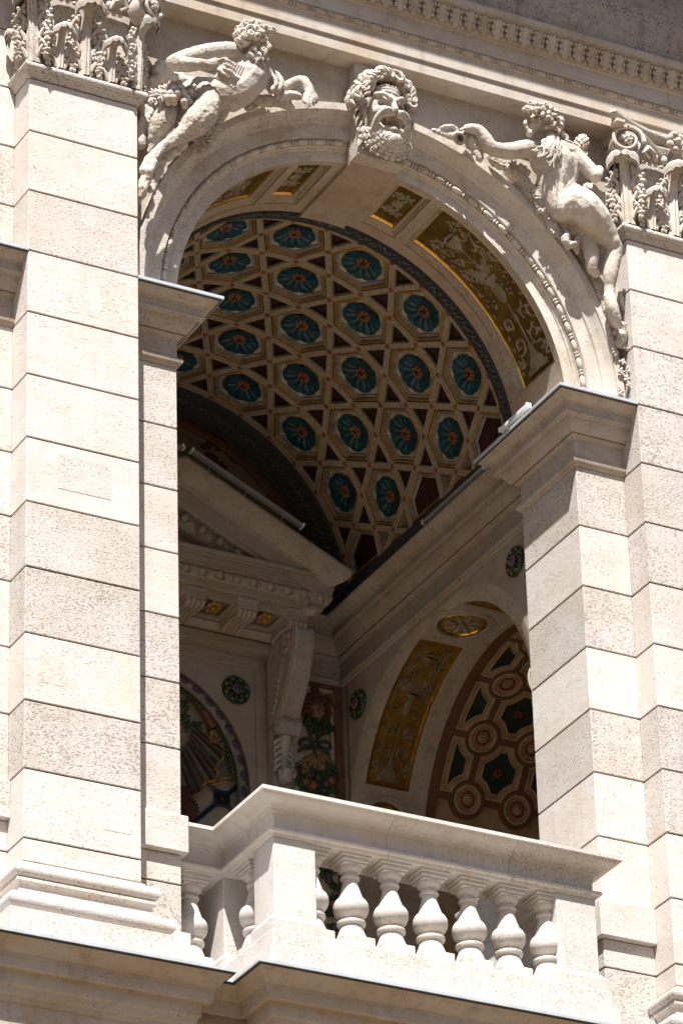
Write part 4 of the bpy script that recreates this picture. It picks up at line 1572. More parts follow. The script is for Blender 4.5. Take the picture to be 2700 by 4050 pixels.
def capital(cx, label):
    T = thing('pilaster_capital', label, 'capital', (cx, -.17, 1.768), group='carved pilaster capitals')
    z0 = 1.768
    mb = MB()                  # bell
    lay = [(.268, -.168, z0), (.268, -.168, z0 + .30), (.275, -.176, z0 + .44), (.300, -.205, z0 + .50), (.312, -.215, z0 + .53), (.29, -.19, z0 + .56)]
    prev = None
    for hx, y, z in lay:
        ring = [(cx - hx, .02, z), (cx - hx, y, z), (cx + hx, y, z), (cx + hx, .02, z)]
        if prev:
            mb.add(prev + ring, [(i, (i + 1) % 4, (i + 1) % 4 + 4, i + 4) for i in range(4)])
        prev = ring
    mb.add(prev, [(0, 1, 2, 3)])
    mb.build('bell', LIME2, T, smooth=30)
    for x in (-.140, .140):
        link('acanthus_leaf', ME_LOW, T, (cx + x, -.168, z0))
    for x in (-.270, 0, .270):
        link('acanthus_leaf', ME_UP, T, (cx + x, -.168, z0), (0, 0, radians(40 if x > 0 else -40) if x else 0))
    for s in (-1, 1):
        link('acanthus_leaf', ME_LOW, T, (cx + s * .268, -.085, z0), (0, 0, s * pi / 2))
    # abacus with hollow sides
    def outline(d):
        pts = []
        cor, mid = .430 - d, .225 - d
        for i in range(13):
            v = -1 + 2 * i / 12
            pts.append((cx + v * (cor - .022), -(mid + .105 * v * v)))
        left = [(cx - cor, -(.305 - d) + 0), (cx - cor + .10, -.17), (cx - cor + .115, -.06), (cx - cor + .10, .0)]
        right = [(cx + cor, -(.305 - d)), (cx + cor - .10, -.17), (cx + cor - .115, -.06), (cx + cor - .10, .0)]
        return left[::-1] + pts + right
    mb = MB()
    prev = None
    for d, z in ((.040, 2.318), (.036, 2.330), (.030, 2.336), (.012, 2.340), (.004, 2.352), (0, 2.362), (.002, 2.3795)):
        ring = [(x, y, z) for x, y in outline(d)]
        k = len(ring)
        if prev:
            mb.add(prev + ring, [(i, (i + 1) % k, (i + 1) % k + k, i + k) for i in range(k)])
        else:
            mb.add(ring, [tuple(range(k))])
        prev = ring
    mb.add(prev, [tuple(range(k))])
    mb.build('abacus', LIME2, T, smooth=40)
    # corner volutes with fruit in the eye
    for s in (-1, 1):
        ang = s * radians(-28)
        B_ = Matrix.Translation((cx + s * .315, -.262, 2.232)) @ Matrix.Rotation(s * radians(22), 4, 'Z')
        for face in (0, 1):
            mb = MB()
            if face == 0:
                pts = [Vector((-s * u, -.028, v)) for u, v in spiral(46, 1.55, .092, .030, radians(-10))]
                pts = [Vector((s * (-.30), .055, -.035)), Vector((s * (-.20), .025, .045))] + [Vector((p.x * -1 * 1, p.y, p.z)) for p in pts][0:] if False else pts
            else:
                pts = [Vector((s * .038, .060 + u * .75, v)) for u, v in spiral(46, 1.55, .088, .030, radians(170))]
            rad = [.0135 * (1 - .35 * i / len(pts)) for i in range(len(pts))]
            tube(mb, [B_ @ p for p in pts], rad, 7)
            mb.build('volute', LIME2, T, smooth=50)
        mb = MB()              # body behind the spiral
        body = [(.082 * cos(2 * pi * i / 20), .088 * sin(2 * pi * i / 20)) for i in range(20)]
        prism(mb, body, lambda u, v: B_ @ Vector((u * .95, -.012, v * .95)), lambda u, v: B_ @ Vector((u, .075, v)))
        mb.build('volute_block', LIME2, T, smooth=30)
        mb = MB()
        random.seed(3)
        for i in range(11):
            a, r = i * 2.4, .009 * sqrt(i)
            ball(mb, B_ @ Vector((r * cos(a) - s * .005, -.036 - .012 * (1 - i / 11), r * sin(a))), .0115, 6, 5)
        mb.build('fruit_cluster', LIME2, T, smooth=60)
        mb = MB()
        for i in range(8):
            a, r = i * 2.4, .008 * sqrt(i)
            ball(mb, B_ @ Vector((s * (.052 + .008 * (1 - i / 8)), .055 + r * cos(a), r * sin(a))), .011, 6, 5)
        mb.build('fruit_cluster', LIME2, T, smooth=60)
        mb = MB()              # stalk sweeping from the middle into the volute
        tube(mb, [(cx + s * .05, -.215, 2.225), (cx + s * .11, -.232, 2.262), (cx + s * .18, -.250, 2.298), (cx + s * .26, -.275, 2.318), (cx + s * .33, -.30, 2.312)], [.012, .015, .014, .013, .012], 7)
        tube(mb, [(cx + s * .12, -.225, 2.19), (cx + s * .135, -.245, 2.225), (cx + s * .175, -.255, 2.24), (cx + s * .20, -.25, 2.205), (cx + s * .165, -.245, 2.18)], [.010, .016, .017, .014, .008], 7)
        mb.build('volute_stalk', LIME2, T, smooth=50)
        mb = MB()
        mb.box(cx + s * .375 - .030, cx + s * .375 + .030, -.325, -.25, 2.300, 2.330, .008)
        mb.build('volute_strap', LIME2, T, smooth=0)
    for i in range(-2, 3):     # egg row between the volutes
        mb = MB()
        ball(mb, (cx + i * .058, -.222, 2.215), .022, 8, 6, sq=(1, .8, 1.25))
        mb.build('egg', LIME2, T, smooth=60)
    for i in range(-5, 6):
        mb = MB()
        ball(mb, (cx + i * .036, -.214, 2.172), .010, 7, 5, sq=(1.35, 1, 1))
        mb.build('bead', LIME2, T, smooth=60)
    mb = MB()                  # flower on the abacus
    for i in range(7):
        a = 2 * pi * i / 7
        ball(mb, (cx + .042 * cos(a), -.262, 2.318 + .050 * sin(a)), .026, 8, 6, sq=(.8, .9, 1.1), rot=Matrix.Rotation(-a, 3, 'Y'))
    ball(mb, (cx, -.285, 2.318), .020, 8, 6)
    tube(mb, [(cx, -.20, 2.22), (cx + .005, -.235, 2.26), (cx, -.255, 2.30)], .012, 6)
    mb.build('abacus_flower', LIME2, T, smooth=60)
capital(-1.705, 'carved leaf capital on the left pier, upper left corner of the picture')
capital(1.705, 'carved leaf capital with volute and fruit on the right pier')

# ------------------------------------------------------------------ carved rows on the entablature
mb = MB()
lathe(mb, [(.0005, -.036), (.009, -.033), (.014, -.025), (.016, -.01), (.016, .01), (.014, .025), (.009, .033), (.0005, .036)], 10, axis='x')
me_b = keep(mb, 'bead', MOULD, 60)
mb = MB()
lathe(mb, [(.0005, -.008), (.011, -.006), (.016, 0), (.011, .006), (.0005, .008)], 10, axis='x')
me_r = keep(mb, 'reel', MOULD, 60)
x = -1.25
while x < 2.15:
    link('bead', me_b, ENT, (x, -.190, 2.570))
    link('reel', me_r, ENT, (x + .0455, -.190, 2.570))
    link('reel', me_r, ENT, (x + .0635, -.190, 2.570))
    x += .109
mb = MB()                      # one leaf of the cyma: lobed tongue with a dark notch on each side
tube(mb, [(0, .004, -.046), (0, -.010, -.030), (0, -.010, .0), (0, -.018, .022), (0, -.036, .038), (0, -.040, .046)], [.012, .022, .026, .028, .026, .014], 8, flat=.45, up=(0, 1, .2))
for s in (-1, 1):
    ball(mb, (s * .024, -.012, -.020), .012, 6, 4, sq=(1, .7, 1.5))
    ball(mb, (s * .028, -.018, .012), .012, 6, 4, sq=(1, .7, 1.5))
    ball(mb, (s * .030, -.034, .036), .0105, 6, 4)
me_lf = keep(mb, 'cyma_leaf', MOULD, 55)
x = -.75
while x < 2.15:
    link('cyma_leaf', me_lf, ENT, (x, -.222, 2.742))
    x += .0825
SATYR = {'body': [[(-.817,-.25,2.096,.0456),(-.821,-.25,2.049,.0815),(-.825,-.24,1.995,.0967),(-.881,-.225,1.913,.0912),(-.953,-.215,1.865,.0884),(-1.03,-.2,1.859,.0856),(-1.081,-.18,1.873,.0746)],[(-.868,-.25,2.068,.0518),(-.736,-.22,2.051,.0518)],[(-.776,-.25,1.979,.0483),(-.835,-.24,1.884,.0414),(-.903,-.22,1.819,.038)],[(-.983,-.26,1.894,.0359),(-1.04,-.25,1.842,.0345)],[(-.825,-.3,1.991,.0359),(-.784,-.28,1.958,.0318)],[(-.825,-.25,2.09,.0401),(-.818,-.27,2.137,.0401)],[(-.815,-.28,2.187,.0635),(-.814,-.28,2.229,.0677)],[(-.783,-.3,2.171,.0401)],[(-.877,-.24,2.13,.0497),(-.97,-.27,2.096,.047),(-1.108,-.3,2.023,.0428),(-1.231,-.33,1.934,.0414),(-1.303,-.36,1.864,.0428)],[(-1.303,-.36,1.862,.0414),(-1.243,-.385,1.858,.0387),(-1.167,-.385,1.881,.0304),(-1.119,-.38,1.896,.0249)],[(-1.119,-.38,1.896,.0262),(-1.081,-.38,1.913,.0318),(-1.05,-.38,1.911,.0276)],[(-.728,-.22,2.07,.0456),(-.672,-.2,2.024,.0387),(-.634,-.2,2.002,.0345),(-.589,-.22,2.024,.0318),(-.55,-.25,2.046,.029),(-.529,-.27,2.04,.0304)],[(-.529,-.27,2.04,.0304),(-.513,-.29,1.995,.0276),(-.512,-.3,1.952,.0249)],[(-1.086,-.25,1.804,.0718),(-1.086,-.3,1.728,.0677),(-1.118,-.31,1.647,.0746),(-1.159,-.3,1.584,.0718),(-1.199,-.28,1.531,.0511),(-1.25,-.26,1.486,.0345),(-1.294,-.25,1.449,.029),(-1.332,-.25,1.406,.0262),(-1.362,-.25,1.357,.029),(-1.385,-.25,1.318,.0345)],[(-1.389,-.25,1.317,.0304),(-1.424,-.26,1.253,.0221)],[(-1.375,-.26,1.307,.0276),(-1.404,-.28,1.238,.0221)],[(-1.102,-.16,1.888,.0552),(-1.214,-.2,1.764,.0456),(-1.27,-.22,1.661,.0594),(-1.3,-.21,1.593,.0608),(-1.321,-.19,1.542,.0414),(-1.327,-.17,1.488,.0262),(-1.333,-.16,1.451,.0207)],[(-1.092,-.26,1.763,.0552),(-1.151,-.24,1.709,.0414)]],'rock': [[(-1.031,-.08,1.958,.0483),(-1.2,-.08,1.975,.0414),(-1.292,-.08,1.914,.0345),(-1.338,-.08,1.818,.0311)],[(-1.355,-.1,1.742,.0345),(-1.325,-.1,1.694,.0414),(-1.364,-.1,1.609,.0311),(-1.357,-.1,1.521,.0311)],[(-1.347,-.14,1.306,.0311),(-1.37,-.14,1.251,.0276),(-1.376,-.13,1.199,.0221),(-1.379,-.12,1.164,.0138)],[(-1.252,-.1,1.438,.0276),(-1.275,-.1,1.35,.0207),(-1.305,-.1,1.269,.018)],[(-1.137,-.1,1.593,.0414),(-1.213,-.1,1.489,.0311)],[(-.914,-.12,1.86,.0414),(-.977,-.12,1.751,.0414),(-1.055,-.12,1.646,.0345)],[(-1.234,-.09,2.041,.0331),(-1.27,-.1,1.991,.0276),(-1.209,-.1,2.001,.0304)]],'skin': [[(-.776,-.14,1.922,.0276),(-.737,-.17,1.923,.0318),(-.685,-.19,1.926,.0345),(-.638,-.19,1.94,.0331),(-.591,-.19,1.937,.0304),(-.555,-.18,1.929,.0207)],[(-.648,-.21,1.95,.0249),(-.58,-.23,1.966,.0249),(-.539,-.24,1.964,.0207)],[(-.702,-.2,2.116,.0138),(-.663,-.23,2.075,.0152),(-.644,-.25,2.018,.0152),(-.66,-.25,1.963,.0138),(-.702,-.24,1.949,.0152)],[(-.72,-.22,2.081,.0124),(-.69,-.25,2.038,.0124),(-.68,-.26,1.993,.0124),(-.705,-.26,1.944,.0124)],[(-.779,-.16,1.9,.0138),(-.802,-.16,1.868,.0124),(-.785,-.17,1.851,.011),(-.755,-.18,1.87,.0124)]]}
SATYR_P = {'curls': [(-.898,-.3,2.237),(-.871,-.31,2.268),(-.837,-.32,2.277),(-.808,-.33,2.267),(-.777,-.33,2.255),(-.744,-.32,2.259),(-.915,-.31,2.192),(-.903,-.34,2.193),(-.878,-.36,2.201),(-.843,-.36,2.207),(-.809,-.36,2.201),(-.909,-.32,2.154),(-.897,-.35,2.155),(-.876,-.37,2.161),(-.842,-.37,2.164),(-.8,-.35,2.181),(-.897,-.31,2.135),(-.881,-.34,2.137),(-.727,-.31,2.266)],'beard': [(-.843,-.34,2.103),(-.858,-.33,2.071),(-.82,-.34,2.076),(-.831,-.33,2.054),(-.796,-.33,2.065),(-.78,-.33,2.095),(-.811,-.32,2.042),(-.788,-.32,2.044),(-.794,-.31,2.024),(-.794,-.35,2.103),(-.766,-.31,2.078)],'nose': [(-.771,-.33,2.177),(-.751,-.335,2.144),(-.76,-.33,2.133)],'brow': [(-.802,-.345,2.175),(-.769,-.335,2.187)],'eye': [(-.791,-.34,2.164)],'grapes': [(-1.271,-.27,1.802),(-1.243,-.29,1.803),(-1.294,-.27,1.775),(-1.271,-.3,1.759),(-1.238,-.31,1.767),(-1.312,-.26,1.764),(-1.322,-.28,1.724),(-1.299,-.31,1.712),(-1.266,-.32,1.72),(-1.228,-.32,1.731),(-1.185,-.31,1.754),(-1.163,-.29,1.806),(-1.134,-.3,1.783),(-1.128,-.28,1.806),(-1.332,-.27,1.71),(-1.213,-.32,1.707),(-1.229,-.32,1.678),(-1.314,-.31,1.683),(-1.289,-.32,1.684),(-1.193,-.31,1.694)],'vine': [(-.965,-.16,1.812),(-.942,-.16,1.802),(-.986,-.17,1.767),(-.955,-.17,1.759),(-.974,-.16,1.735),(-1.005,-.16,1.693),(-.967,-.16,1.696),(-1.018,-.17,1.651),(-.988,-.17,1.651),(-1.039,-.15,1.624),(-1.014,-.16,1.609),(-1.047,-.15,1.58),(-1.017,-.15,1.573),(-1.058,-.14,1.551),(-.942,-.16,1.827)],'pipeA': [(-1.041,-.4,1.943)],'pipeB': [(-.93,-.4,1.922)],'pipeC': [(-1.09,-.38,1.829)],'pipeD': [(-.98,-.38,1.792)],'f1': [(-1.06,-.4,1.916),(-1.037,-.43,1.917),(-1.0,-.43,1.895)],'f2': [(-1.061,-.4,1.904),(-1.033,-.435,1.882),(-.992,-.43,1.864)],'f3': [(-1.065,-.4,1.886),(-1.041,-.435,1.855),(-1.004,-.43,1.839)],'f4': [(-1.076,-.4,1.87),(-1.061,-.43,1.831),(-1.033,-.425,1.818)],'th': [(-1.091,-.4,1.915),(-1.063,-.42,1.924),(-1.036,-.42,1.936)],'h1': [(-.517,-.31,1.956),(-.511,-.32,1.914),(-.52,-.32,1.862)],'h2': [(-.505,-.31,1.96),(-.494,-.32,1.919),(-.495,-.31,1.884)],'h3': [(-.529,-.31,1.944),(-.536,-.325,1.887),(-.535,-.32,1.841)],'h4': [(-.482,-.29,1.979),(-.471,-.3,1.939),(-.468,-.29,1.916)],'h5': [(-.536,-.31,1.946),(-.553,-.31,1.9),(-.546,-.31,1.877)],'curl': [(-1.343,-.2,1.713)]}
NYMPH = {'body': [[(.891,-.22,2.232,.058),(.918,-.22,2.279,.0635)],[(.836,-.235,2.177,.0318),(.849,-.24,2.204,.0387)],[(.929,-.2,2.196,.0345),(.953,-.19,2.148,.0428)],[(.913,-.17,2.106,.0539),(.99,-.18,2.114,.0656),(1.082,-.18,2.123,.0552)],[(.945,-.18,2.041,.0932),(1.003,-.18,2.04,.0967),(.987,-.17,1.957,.0898),(.978,-.165,1.889,.0773),(.991,-.165,1.825,.0732),(1.018,-.17,1.77,.0773)],[(1.076,-.17,2.067,.0691),(1.062,-.165,1.981,.0656),(1.036,-.165,1.888,.0656)],[(1.019,-.18,1.756,.0718),(1.091,-.215,1.79,.0925),(1.129,-.225,1.76,.0981),(1.191,-.22,1.713,.0898),(1.252,-.21,1.66,.0691),(1.29,-.21,1.611,.0511)],[(1.103,-.19,1.875,.0483),(1.119,-.2,1.823,.0622)],[(1.29,-.21,1.611,.047),(1.315,-.2,1.582,.0442),(1.299,-.19,1.499,.047),(1.286,-.19,1.42,.0401),(1.283,-.18,1.35,.029),(1.279,-.18,1.307,.029)],[(1.277,-.18,1.29,.0331),(1.285,-.19,1.22,.0345),(1.308,-.18,1.166,.0304),(1.325,-.17,1.143,.0235)],[(1.043,-.14,1.769,.0552),(1.143,-.13,1.685,.0483),(1.192,-.15,1.594,.0456),(1.192,-.17,1.515,.0387),(1.194,-.16,1.454,.0304),(1.224,-.15,1.434,.0235)],[(1.264,-.14,1.585,.0345),(1.286,-.14,1.549,.0276),(1.254,-.13,1.471,.0249)],[(.882,-.18,2.095,.0511),(.802,-.2,2.056,.0497),(.706,-.22,2.004,.0456),(.626,-.23,1.979,.0414),(.575,-.24,1.975,.0401),(.541,-.24,2.016,.0401),(.506,-.24,2.057,.0345),(.47,-.24,2.063,.0276),(.437,-.24,2.054,.0235)],[(1.107,-.18,2.122,.0511),(1.15,-.2,2.071,.0442),(1.193,-.22,2.011,.0401),(1.206,-.23,1.987,.0373)],[(1.213,-.22,1.995,.0345),(1.287,-.14,2.094,.0318)]],'drape': [[(.641,-.12,2.007,.0235),(.688,-.12,1.969,.0207),(.764,-.13,1.968,.0235),(.83,-.13,1.978,.0235)],[(.785,-.12,1.946,.0276),(.833,-.12,1.925,.0304),(.855,-.12,1.881,.0276),(.862,-.12,1.849,.0221)],[(.895,-.12,1.858,.0304),(.918,-.12,1.814,.0331),(.923,-.12,1.764,.0249)],[(.965,-.12,1.776,.0318),(.986,-.12,1.714,.0345),(.999,-.12,1.65,.0249),(1.001,-.12,1.622,.0152)],[(1.028,-.12,1.726,.0318),(1.086,-.13,1.685,.0345),(1.145,-.14,1.679,.0414),(1.193,-.14,1.65,.0414),(1.256,-.13,1.631,.0318)],[(1.065,-.16,1.629,.0207),(1.036,-.17,1.581,.0207),(1.054,-.17,1.553,.0207),(1.097,-.17,1.573,.0193),(1.113,-.16,1.617,.0166)],[(1.121,-.13,1.594,.0249),(1.127,-.13,1.554,.018)],[(1.373,-.12,1.166,.0318),(1.377,-.12,1.11,.029),(1.36,-.11,1.061,.0235)],[(1.246,-.1,1.452,.0235),(1.265,-.1,1.365,.0207),(1.293,-.1,1.273,.0193),(1.336,-.1,1.184,.0235)],[(.76,-.08,1.971,.0207),(.947,-.08,1.777,.0276),(1.105,-.08,1.652,.0276),(1.206,-.08,1.553,.0276)],[(1.399,-.1,1.384,.018),(1.402,-.1,1.302,.018)],[(1.258,-.08,2.001,.0414),(1.322,-.08,1.951,.0414),(1.366,-.08,1.852,.0345)],[(.335,-.15,2.079,.011),(.37,-.16,2.098,.0124),(.415,-.16,2.096,.0124),(.426,-.16,2.065,.011),(.39,-.15,2.061,.011),(.358,-.15,2.06,.011),(.323,-.14,2.064,.0097)],[(.297,-.13,2.071,.0124),(.331,-.14,2.058,.0124),(.39,-.15,2.048,.0138)],[(.475,-.2,2.047,.0276),(.481,-.2,1.997,.0304),(.504,-.2,1.97,.0249)]]}
NYMPH_P = {'wreath': [(.786,-.27,2.265),(.806,-.28,2.287),(.829,-.29,2.292),(.852,-.3,2.285),(.885,-.3,2.289),(.92,-.29,2.293),(.946,-.28,2.285),(.791,-.28,2.244),(.804,-.3,2.244),(.831,-.31,2.246),(.865,-.31,2.251),(.899,-.3,2.25),(.93,-.29,2.248),(.915,-.29,2.214),(.941,-.28,2.206),(.92,-.28,2.187),(.954,-.27,2.186),(.976,-.26,2.181),(.778,-.26,2.257),(.82,-.3,2.231),(.855,-.31,2.223),(.885,-.3,2.216),(.966,-.27,2.254)],'nose': [(.809,-.24,2.226),(.786,-.245,2.182),(.804,-.24,2.179)],'lips': [(.795,-.245,2.159),(.803,-.243,2.15)],'chin': [(.818,-.235,2.138)],'eye': [(.812,-.265,2.197)],'bun': [(1.007,-.23,2.273),(1.001,-.23,2.241)],'ear': [(.9,-.27,2.179)],'s1': [(.927,-.25,2.156),(.878,-.27,2.079),(.851,-.27,2.037),(.807,-.26,2.017)],'s2': [(.929,-.26,2.151),(.897,-.28,2.069),(.877,-.28,2.021),(.84,-.27,1.974)],'s3': [(.937,-.26,2.144),(.912,-.28,2.057),(.927,-.28,2.018),(.911,-.27,1.935)],'s4': [(.956,-.25,2.156),(.948,-.27,2.073),(.958,-.27,2.033),(.961,-.26,1.985)],'s5': [(.928,-.26,2.133),(.887,-.28,2.05),(.901,-.28,2.002),(.884,-.27,1.961)],'s6': [(.948,-.25,2.162),(.968,-.26,2.111),(.951,-.27,2.048),(.976,-.26,2.036)],'br': [(1.0,-.23,2.211),(1.03,-.22,2.195),(1.053,-.22,2.168),(1.089,-.22,2.153)],'vase': [(.411,-.2,2.009),(.502,-.17,2.081)],'cone': [(1.187,-.13,2.209),(1.194,-.13,2.254),(1.213,-.12,2.305)],'ribb': [(1.184,-.14,2.189),(1.218,-.14,2.19),(1.208,-.14,2.166),(1.174,-.14,2.165)],'hf1': [(.48,-.2,1.972),(.487,-.2,1.94),(.484,-.19,1.928)],'hf2': [(.495,-.21,1.97),(.505,-.21,1.926),(.513,-.2,1.905)],'hf3': [(.511,-.21,1.975),(.523,-.21,1.927),(.532,-.2,1.898)],'hf4': [(.534,-.2,1.987),(.544,-.2,1.948),(.547,-.19,1.921)],'tip': [(.394,-.25,2.027),(.419,-.25,2.047)]}
# ------------------------------------------------------------------ sculpture helpers
def chain(mb, pts, n=12):
    P = [Vector(p[:3]) for p in pts]
    Rr = [p[3] for p in pts]
    for p, r in zip(P, Rr):
        ball(mb, p, r, n, 8)
    if len(P) > 1:
        Q = bez([tuple(p) for p in P], 4) if len(P) > 2 else [P[0] + (P[1] - P[0]) * i / 4 for i in range(5)]
        rr = []
        for i in range(len(Q)):
            t = i / 4
            a = min(int(t), len(P) - 2)
            rr.append(Rr[a] + (Rr[a + 1] - Rr[a]) * (t - a))
        tube(mb, Q, rr, n)
def sculpt(name, mb, mat, parent, voxel=.005, smooth=4, carve=(), rough=(.0022, 38), extra=None):
    """weld overlapping volumes into one carved skin"""
    o = mb.build(name, mat, None, smooth=0)
    md = o.modifiers.new('weld', 'REMESH')
    md.mode = 'VOXEL'
    md.voxel_size = voxel
    s = o.modifiers.new('soft', 'SMOOTH')
    s.factor = .5
    s.iterations = smooth
    dg = bpy.context.evaluated_depsgraph_get()
    dg.update()
    me = bpy.data.meshes.new_from_object(o.evaluated_get(dg))
    old = o.data
    bpy.data.objects.remove(o)
    bpy.data.meshes.remove(old)
    for v in me.vertices:
        c = v.co
        for (ctr, rad, push) in carve:
            q = Vector(((c.x - ctr[0]) / rad[0], (c.y - ctr[1]) / rad[1], (c.z - ctr[2]) / rad[2]))
            l = q.length
            if l < 1:
                c.y += push * (1 - l * l) ** .33
    me.update()
    nrm = [v.normal.copy() for v in me.vertices]     # read before moving anything: normals are recomputed lazily
    for v, nv in zip(me.vertices, nrm):
        k = mnoise.noise(v.co * rough[1]) + .6 * mnoise.noise(v.co * rough[1] * 2.7)
        a = rough[0]
        if extra:
            a += extra(v.co)
        v.co = v.co + nv * (k * a)
    me.name = name
    if not me.materials:
        me.materials.append(mat)
    me.polygons.foreach_set('use_smooth', [True] * len(me.polygons))
    me.update()
    return link(name, me, parent)
def curl_lock(mb, c, r, rad, turns=1.15, a0=0, tilt=None, n=10):
    pts, rr = [], []
    R_ = tilt or Matrix.Identity(3)
    for i in range(n + 1):
        t = i / n
        a = a0 + turns * 2 * pi * t
        k = r * (1 - .65 * t)
        pts.append(Vector(c) + R_ @ Vector((k * cos(a), -.012 * t * (r / .018), k * sin(a))))
        rr.append(rad * (1 - .4 * t))
    tube(mb, pts, rr, 6)
def wave_lock(mb, p0, d, L, r, amp, ph, out=(0, -1, 0), n=7):
    p0, d, o = Vector(p0), Vector(d).normalized(), Vector(out)
    s = d.cross(o).normalized()
    pts = [p0 + d * (L * i / n) + s * (amp * sin(ph + 5.2 * i / n)) + o * (.010 * sin(pi * i / n)) for i in range(n + 1)]
    tube(mb, pts, [r * (1 - .75 * (i / n) ** 2) for i in range(n + 1)], 6)

# ------------------------------------------------------------------ reclining satyr left of the arch
SAT = thing('satyr_statue', 'reclining stone satyr with goat legs holding panpipes, left of the arch', 'statue', (-.95, -.1, 1.5))
mb = MB()
for ch in SATYR['body']:
    chain(mb, ch)
P = SATYR_P
for k in ('f1', 'f2', 'f3', 'f4', 'th', 'h1', 'h2', 'h3', 'h4', 'h5'):
    r = .0095
    chain(mb, [(*p, r - .0012 * i) for i, p in enumerate(P[k])], 8)
chain(mb, [(*p, r) for p, r in zip(P['nose'], (.010, .014, .012))], 8)
chain(mb, [(*p, .012) for p in P['brow']], 8)
def fur(c):
    return .0022 if (c.x < -1.02 and c.z < 1.90 and c.y < -.12) else 0
ex, ey, ez = P['eye'][0]
sculpt('figure', mb, LIME2, SAT, .005, 3, carve=[((ex, ey, ez), (.012, .03, .009), .016)], extra=fur)
mb = MB()
random.seed(11)
for c in P['curls']:
    curl_lock(mb, c, .019, .0105, 1.1, random.uniform(0, 6.28), Matrix.Rotation(random.uniform(-.5, .5), 3, 'X'))
    ball(mb, (c[0], c[1] + .018, c[2]), .024, 7, 5)
mb.build('hair', LIME2, SAT, smooth=60)
mb = MB()
for i, c in enumerate(P['beard']):
    curl_lock(mb, c, .014, .010, 1.0, random.uniform(0, 6.28))
    wave_lock(mb, (c[0], c[1], c[2] + .01), (.15, 0, -1), .05, .011, .006, i)
    ball(mb, (c[0], c[1] + .016, c[2]), .020, 7, 5)
mb.build('beard', LIME2, SAT, smooth=60)
# panpipes: seven graded reeds and a binding strip
A_, B_, C_, D_ = (Vector(P[k][0]) for k in ('pipeA', 'pipeB', 'pipeC', 'pipeD'))
for i in range(8):
    t = (i + .5) / 8
    a, b = A_ + (B_ - A_) * t, C_ + (D_ - C_) * t
    mb = MB()
    tube(mb, [a + (a - b) * .02, a, b, b + (b - a) * .0], .0085, 8)
    mb.build('reed', LIME2, SAT, smooth=50)
mb = MB()
q0, q1 = A_ * .45 + C_ * .55, B_ * .45 + D_ * .55
tube(mb, [q0 + Vector((0, -.004, 0)), q1 + Vector((0, -.004, 0))], .014, 6, flat=1)
mb.build('pipe_binding', LIME2, SAT, smooth=40)
mb = MB()
for c in P['grapes']:
    ball(mb, c, .021, 8, 6)
    ball(mb, (c[0] + .012, c[1] + .014, c[2] - .012), .020, 7, 5)
mb.build('grape_bunch', LIME2, SAT, smooth=60)
def leafy(mb, c, r, a, n=5):
    for q in range(n):
        w = a + (q - (n - 1) / 2) * .75
        d = Vector((cos(w), -.15, sin(w)))
        ball(mb, Vector(c) + d * r * .75, 1, 6, 4, sq=(r * .30, r * .22, r * .62), rot=Matrix.Rotation(pi / 2 - w, 3, 'Y'))
    ball(mb, c, r * .5, 6, 4, sq=(1, .6, 1))
mb = MB()
for i, c in enumerate(P['vine']):
    leafy(mb, c, .030, i * 1.3)
    curl_lock(mb, (c[0], c[1] - .012, c[2]), .014, .006, 1.0, i)
mb.build('vine_leaves', LIME2, SAT, smooth=60)
mb = MB()
curl_lock(mb, P['curl'][0], .026, .009, 1.6, 1.0)
for i in range(5):
    c = P['grapes'][i]
    leafy(mb, (c[0] - .06, c[1] + .02, c[2] - .05), .030, i * 1.1)
mb.build('tendril', LIME2, SAT, smooth=60)
mb = MB()
for ch in SATYR['skin']:
    chain(mb, ch, 9)
sculpt('goat_skin', mb, LIME2, SAT, .005, 2, rough=(.003, 55))
mb = MB()
for ch in SATYR['rock']:
    chain(mb, ch, 9)
sculpt('rocky_seat', mb, LIME2, SAT, .008, 2, rough=(.010, 26))

# ------------------------------------------------------------------ reclining bacchante right of the arch
NYM = thing('bacchante_statue', 'reclining stone woman seen from behind with wreath, right of the arch', 'statue', (1.1, -.1, 1.4))
P = NYMPH_P
mb = MB()
for ch in NYMPH['body']:
    chain(mb, ch)
for k in ('hf1', 'hf2', 'hf3', 'hf4', 'tip'):
    chain(mb, [(*p, .0105 - .001 * i) for i, p in enumerate(P[k])], 8)
chain(mb, [(*p, r) for p, r in zip(P['nose'], (.012, .013, .010))], 8)
for p in P['lips']:
    ball(mb, p, .010, 8, 6)
ball(mb, P['chin'][0], .024, 8, 6)
ball(mb, P['ear'][0], .016, 8, 6)
ex, ey, ez = P['eye'][0]
sculpt('figure', mb, LIME2, NYM, .005, 4, carve=[((ex, ey, ez), (.016, .03, .009), .012), ((.98, -.26, 1.76), (.016, .12, .30), .010), ((1.105, -.25, 1.44), (.09, .10, .018), .012)], rough=(.0016, 40))
mb = MB()
for i, c in enumerate(P['wreath']):
    ball(mb, c, .017, 7, 5)
    ball(mb, (c[0] + .012 * cos(i * 2.1), c[1] - .006, c[2] + .012 * sin(i * 2.1)), .012, 6, 5)
    leafy(mb, (c[0], c[1] + .012, c[2]), .022, i * 1.7, 3)
mb.build('wreath', LIME2, NYM, smooth=60)
mb = MB()
for p in P['bun']:
    ball(mb, p, .028, 10, 7)
for i, k in enumerate(('s1', 's2', 's3', 's4', 's5', 's6', 'br')):
    q = bez(P[k], 6)
    for e in range(2):
        pts = [p + Vector((.007 * sin(j * .9 + i + e * 2), .0, .005 * cos(j * .9 + i + e))) + Vector((.012 * e, 0, -.004 * e)) for j, p in enumerate(q)]
        tube(mb, pts, [.0125 * (1 - .7 * (j / len(q)) ** 2) for j in range(len(q))], 7)
mb.build('hair', LIME2, NYM, smooth=60)
mb = MB()
for ch in NYMPH['drape']:
    chain(mb, ch, 9)
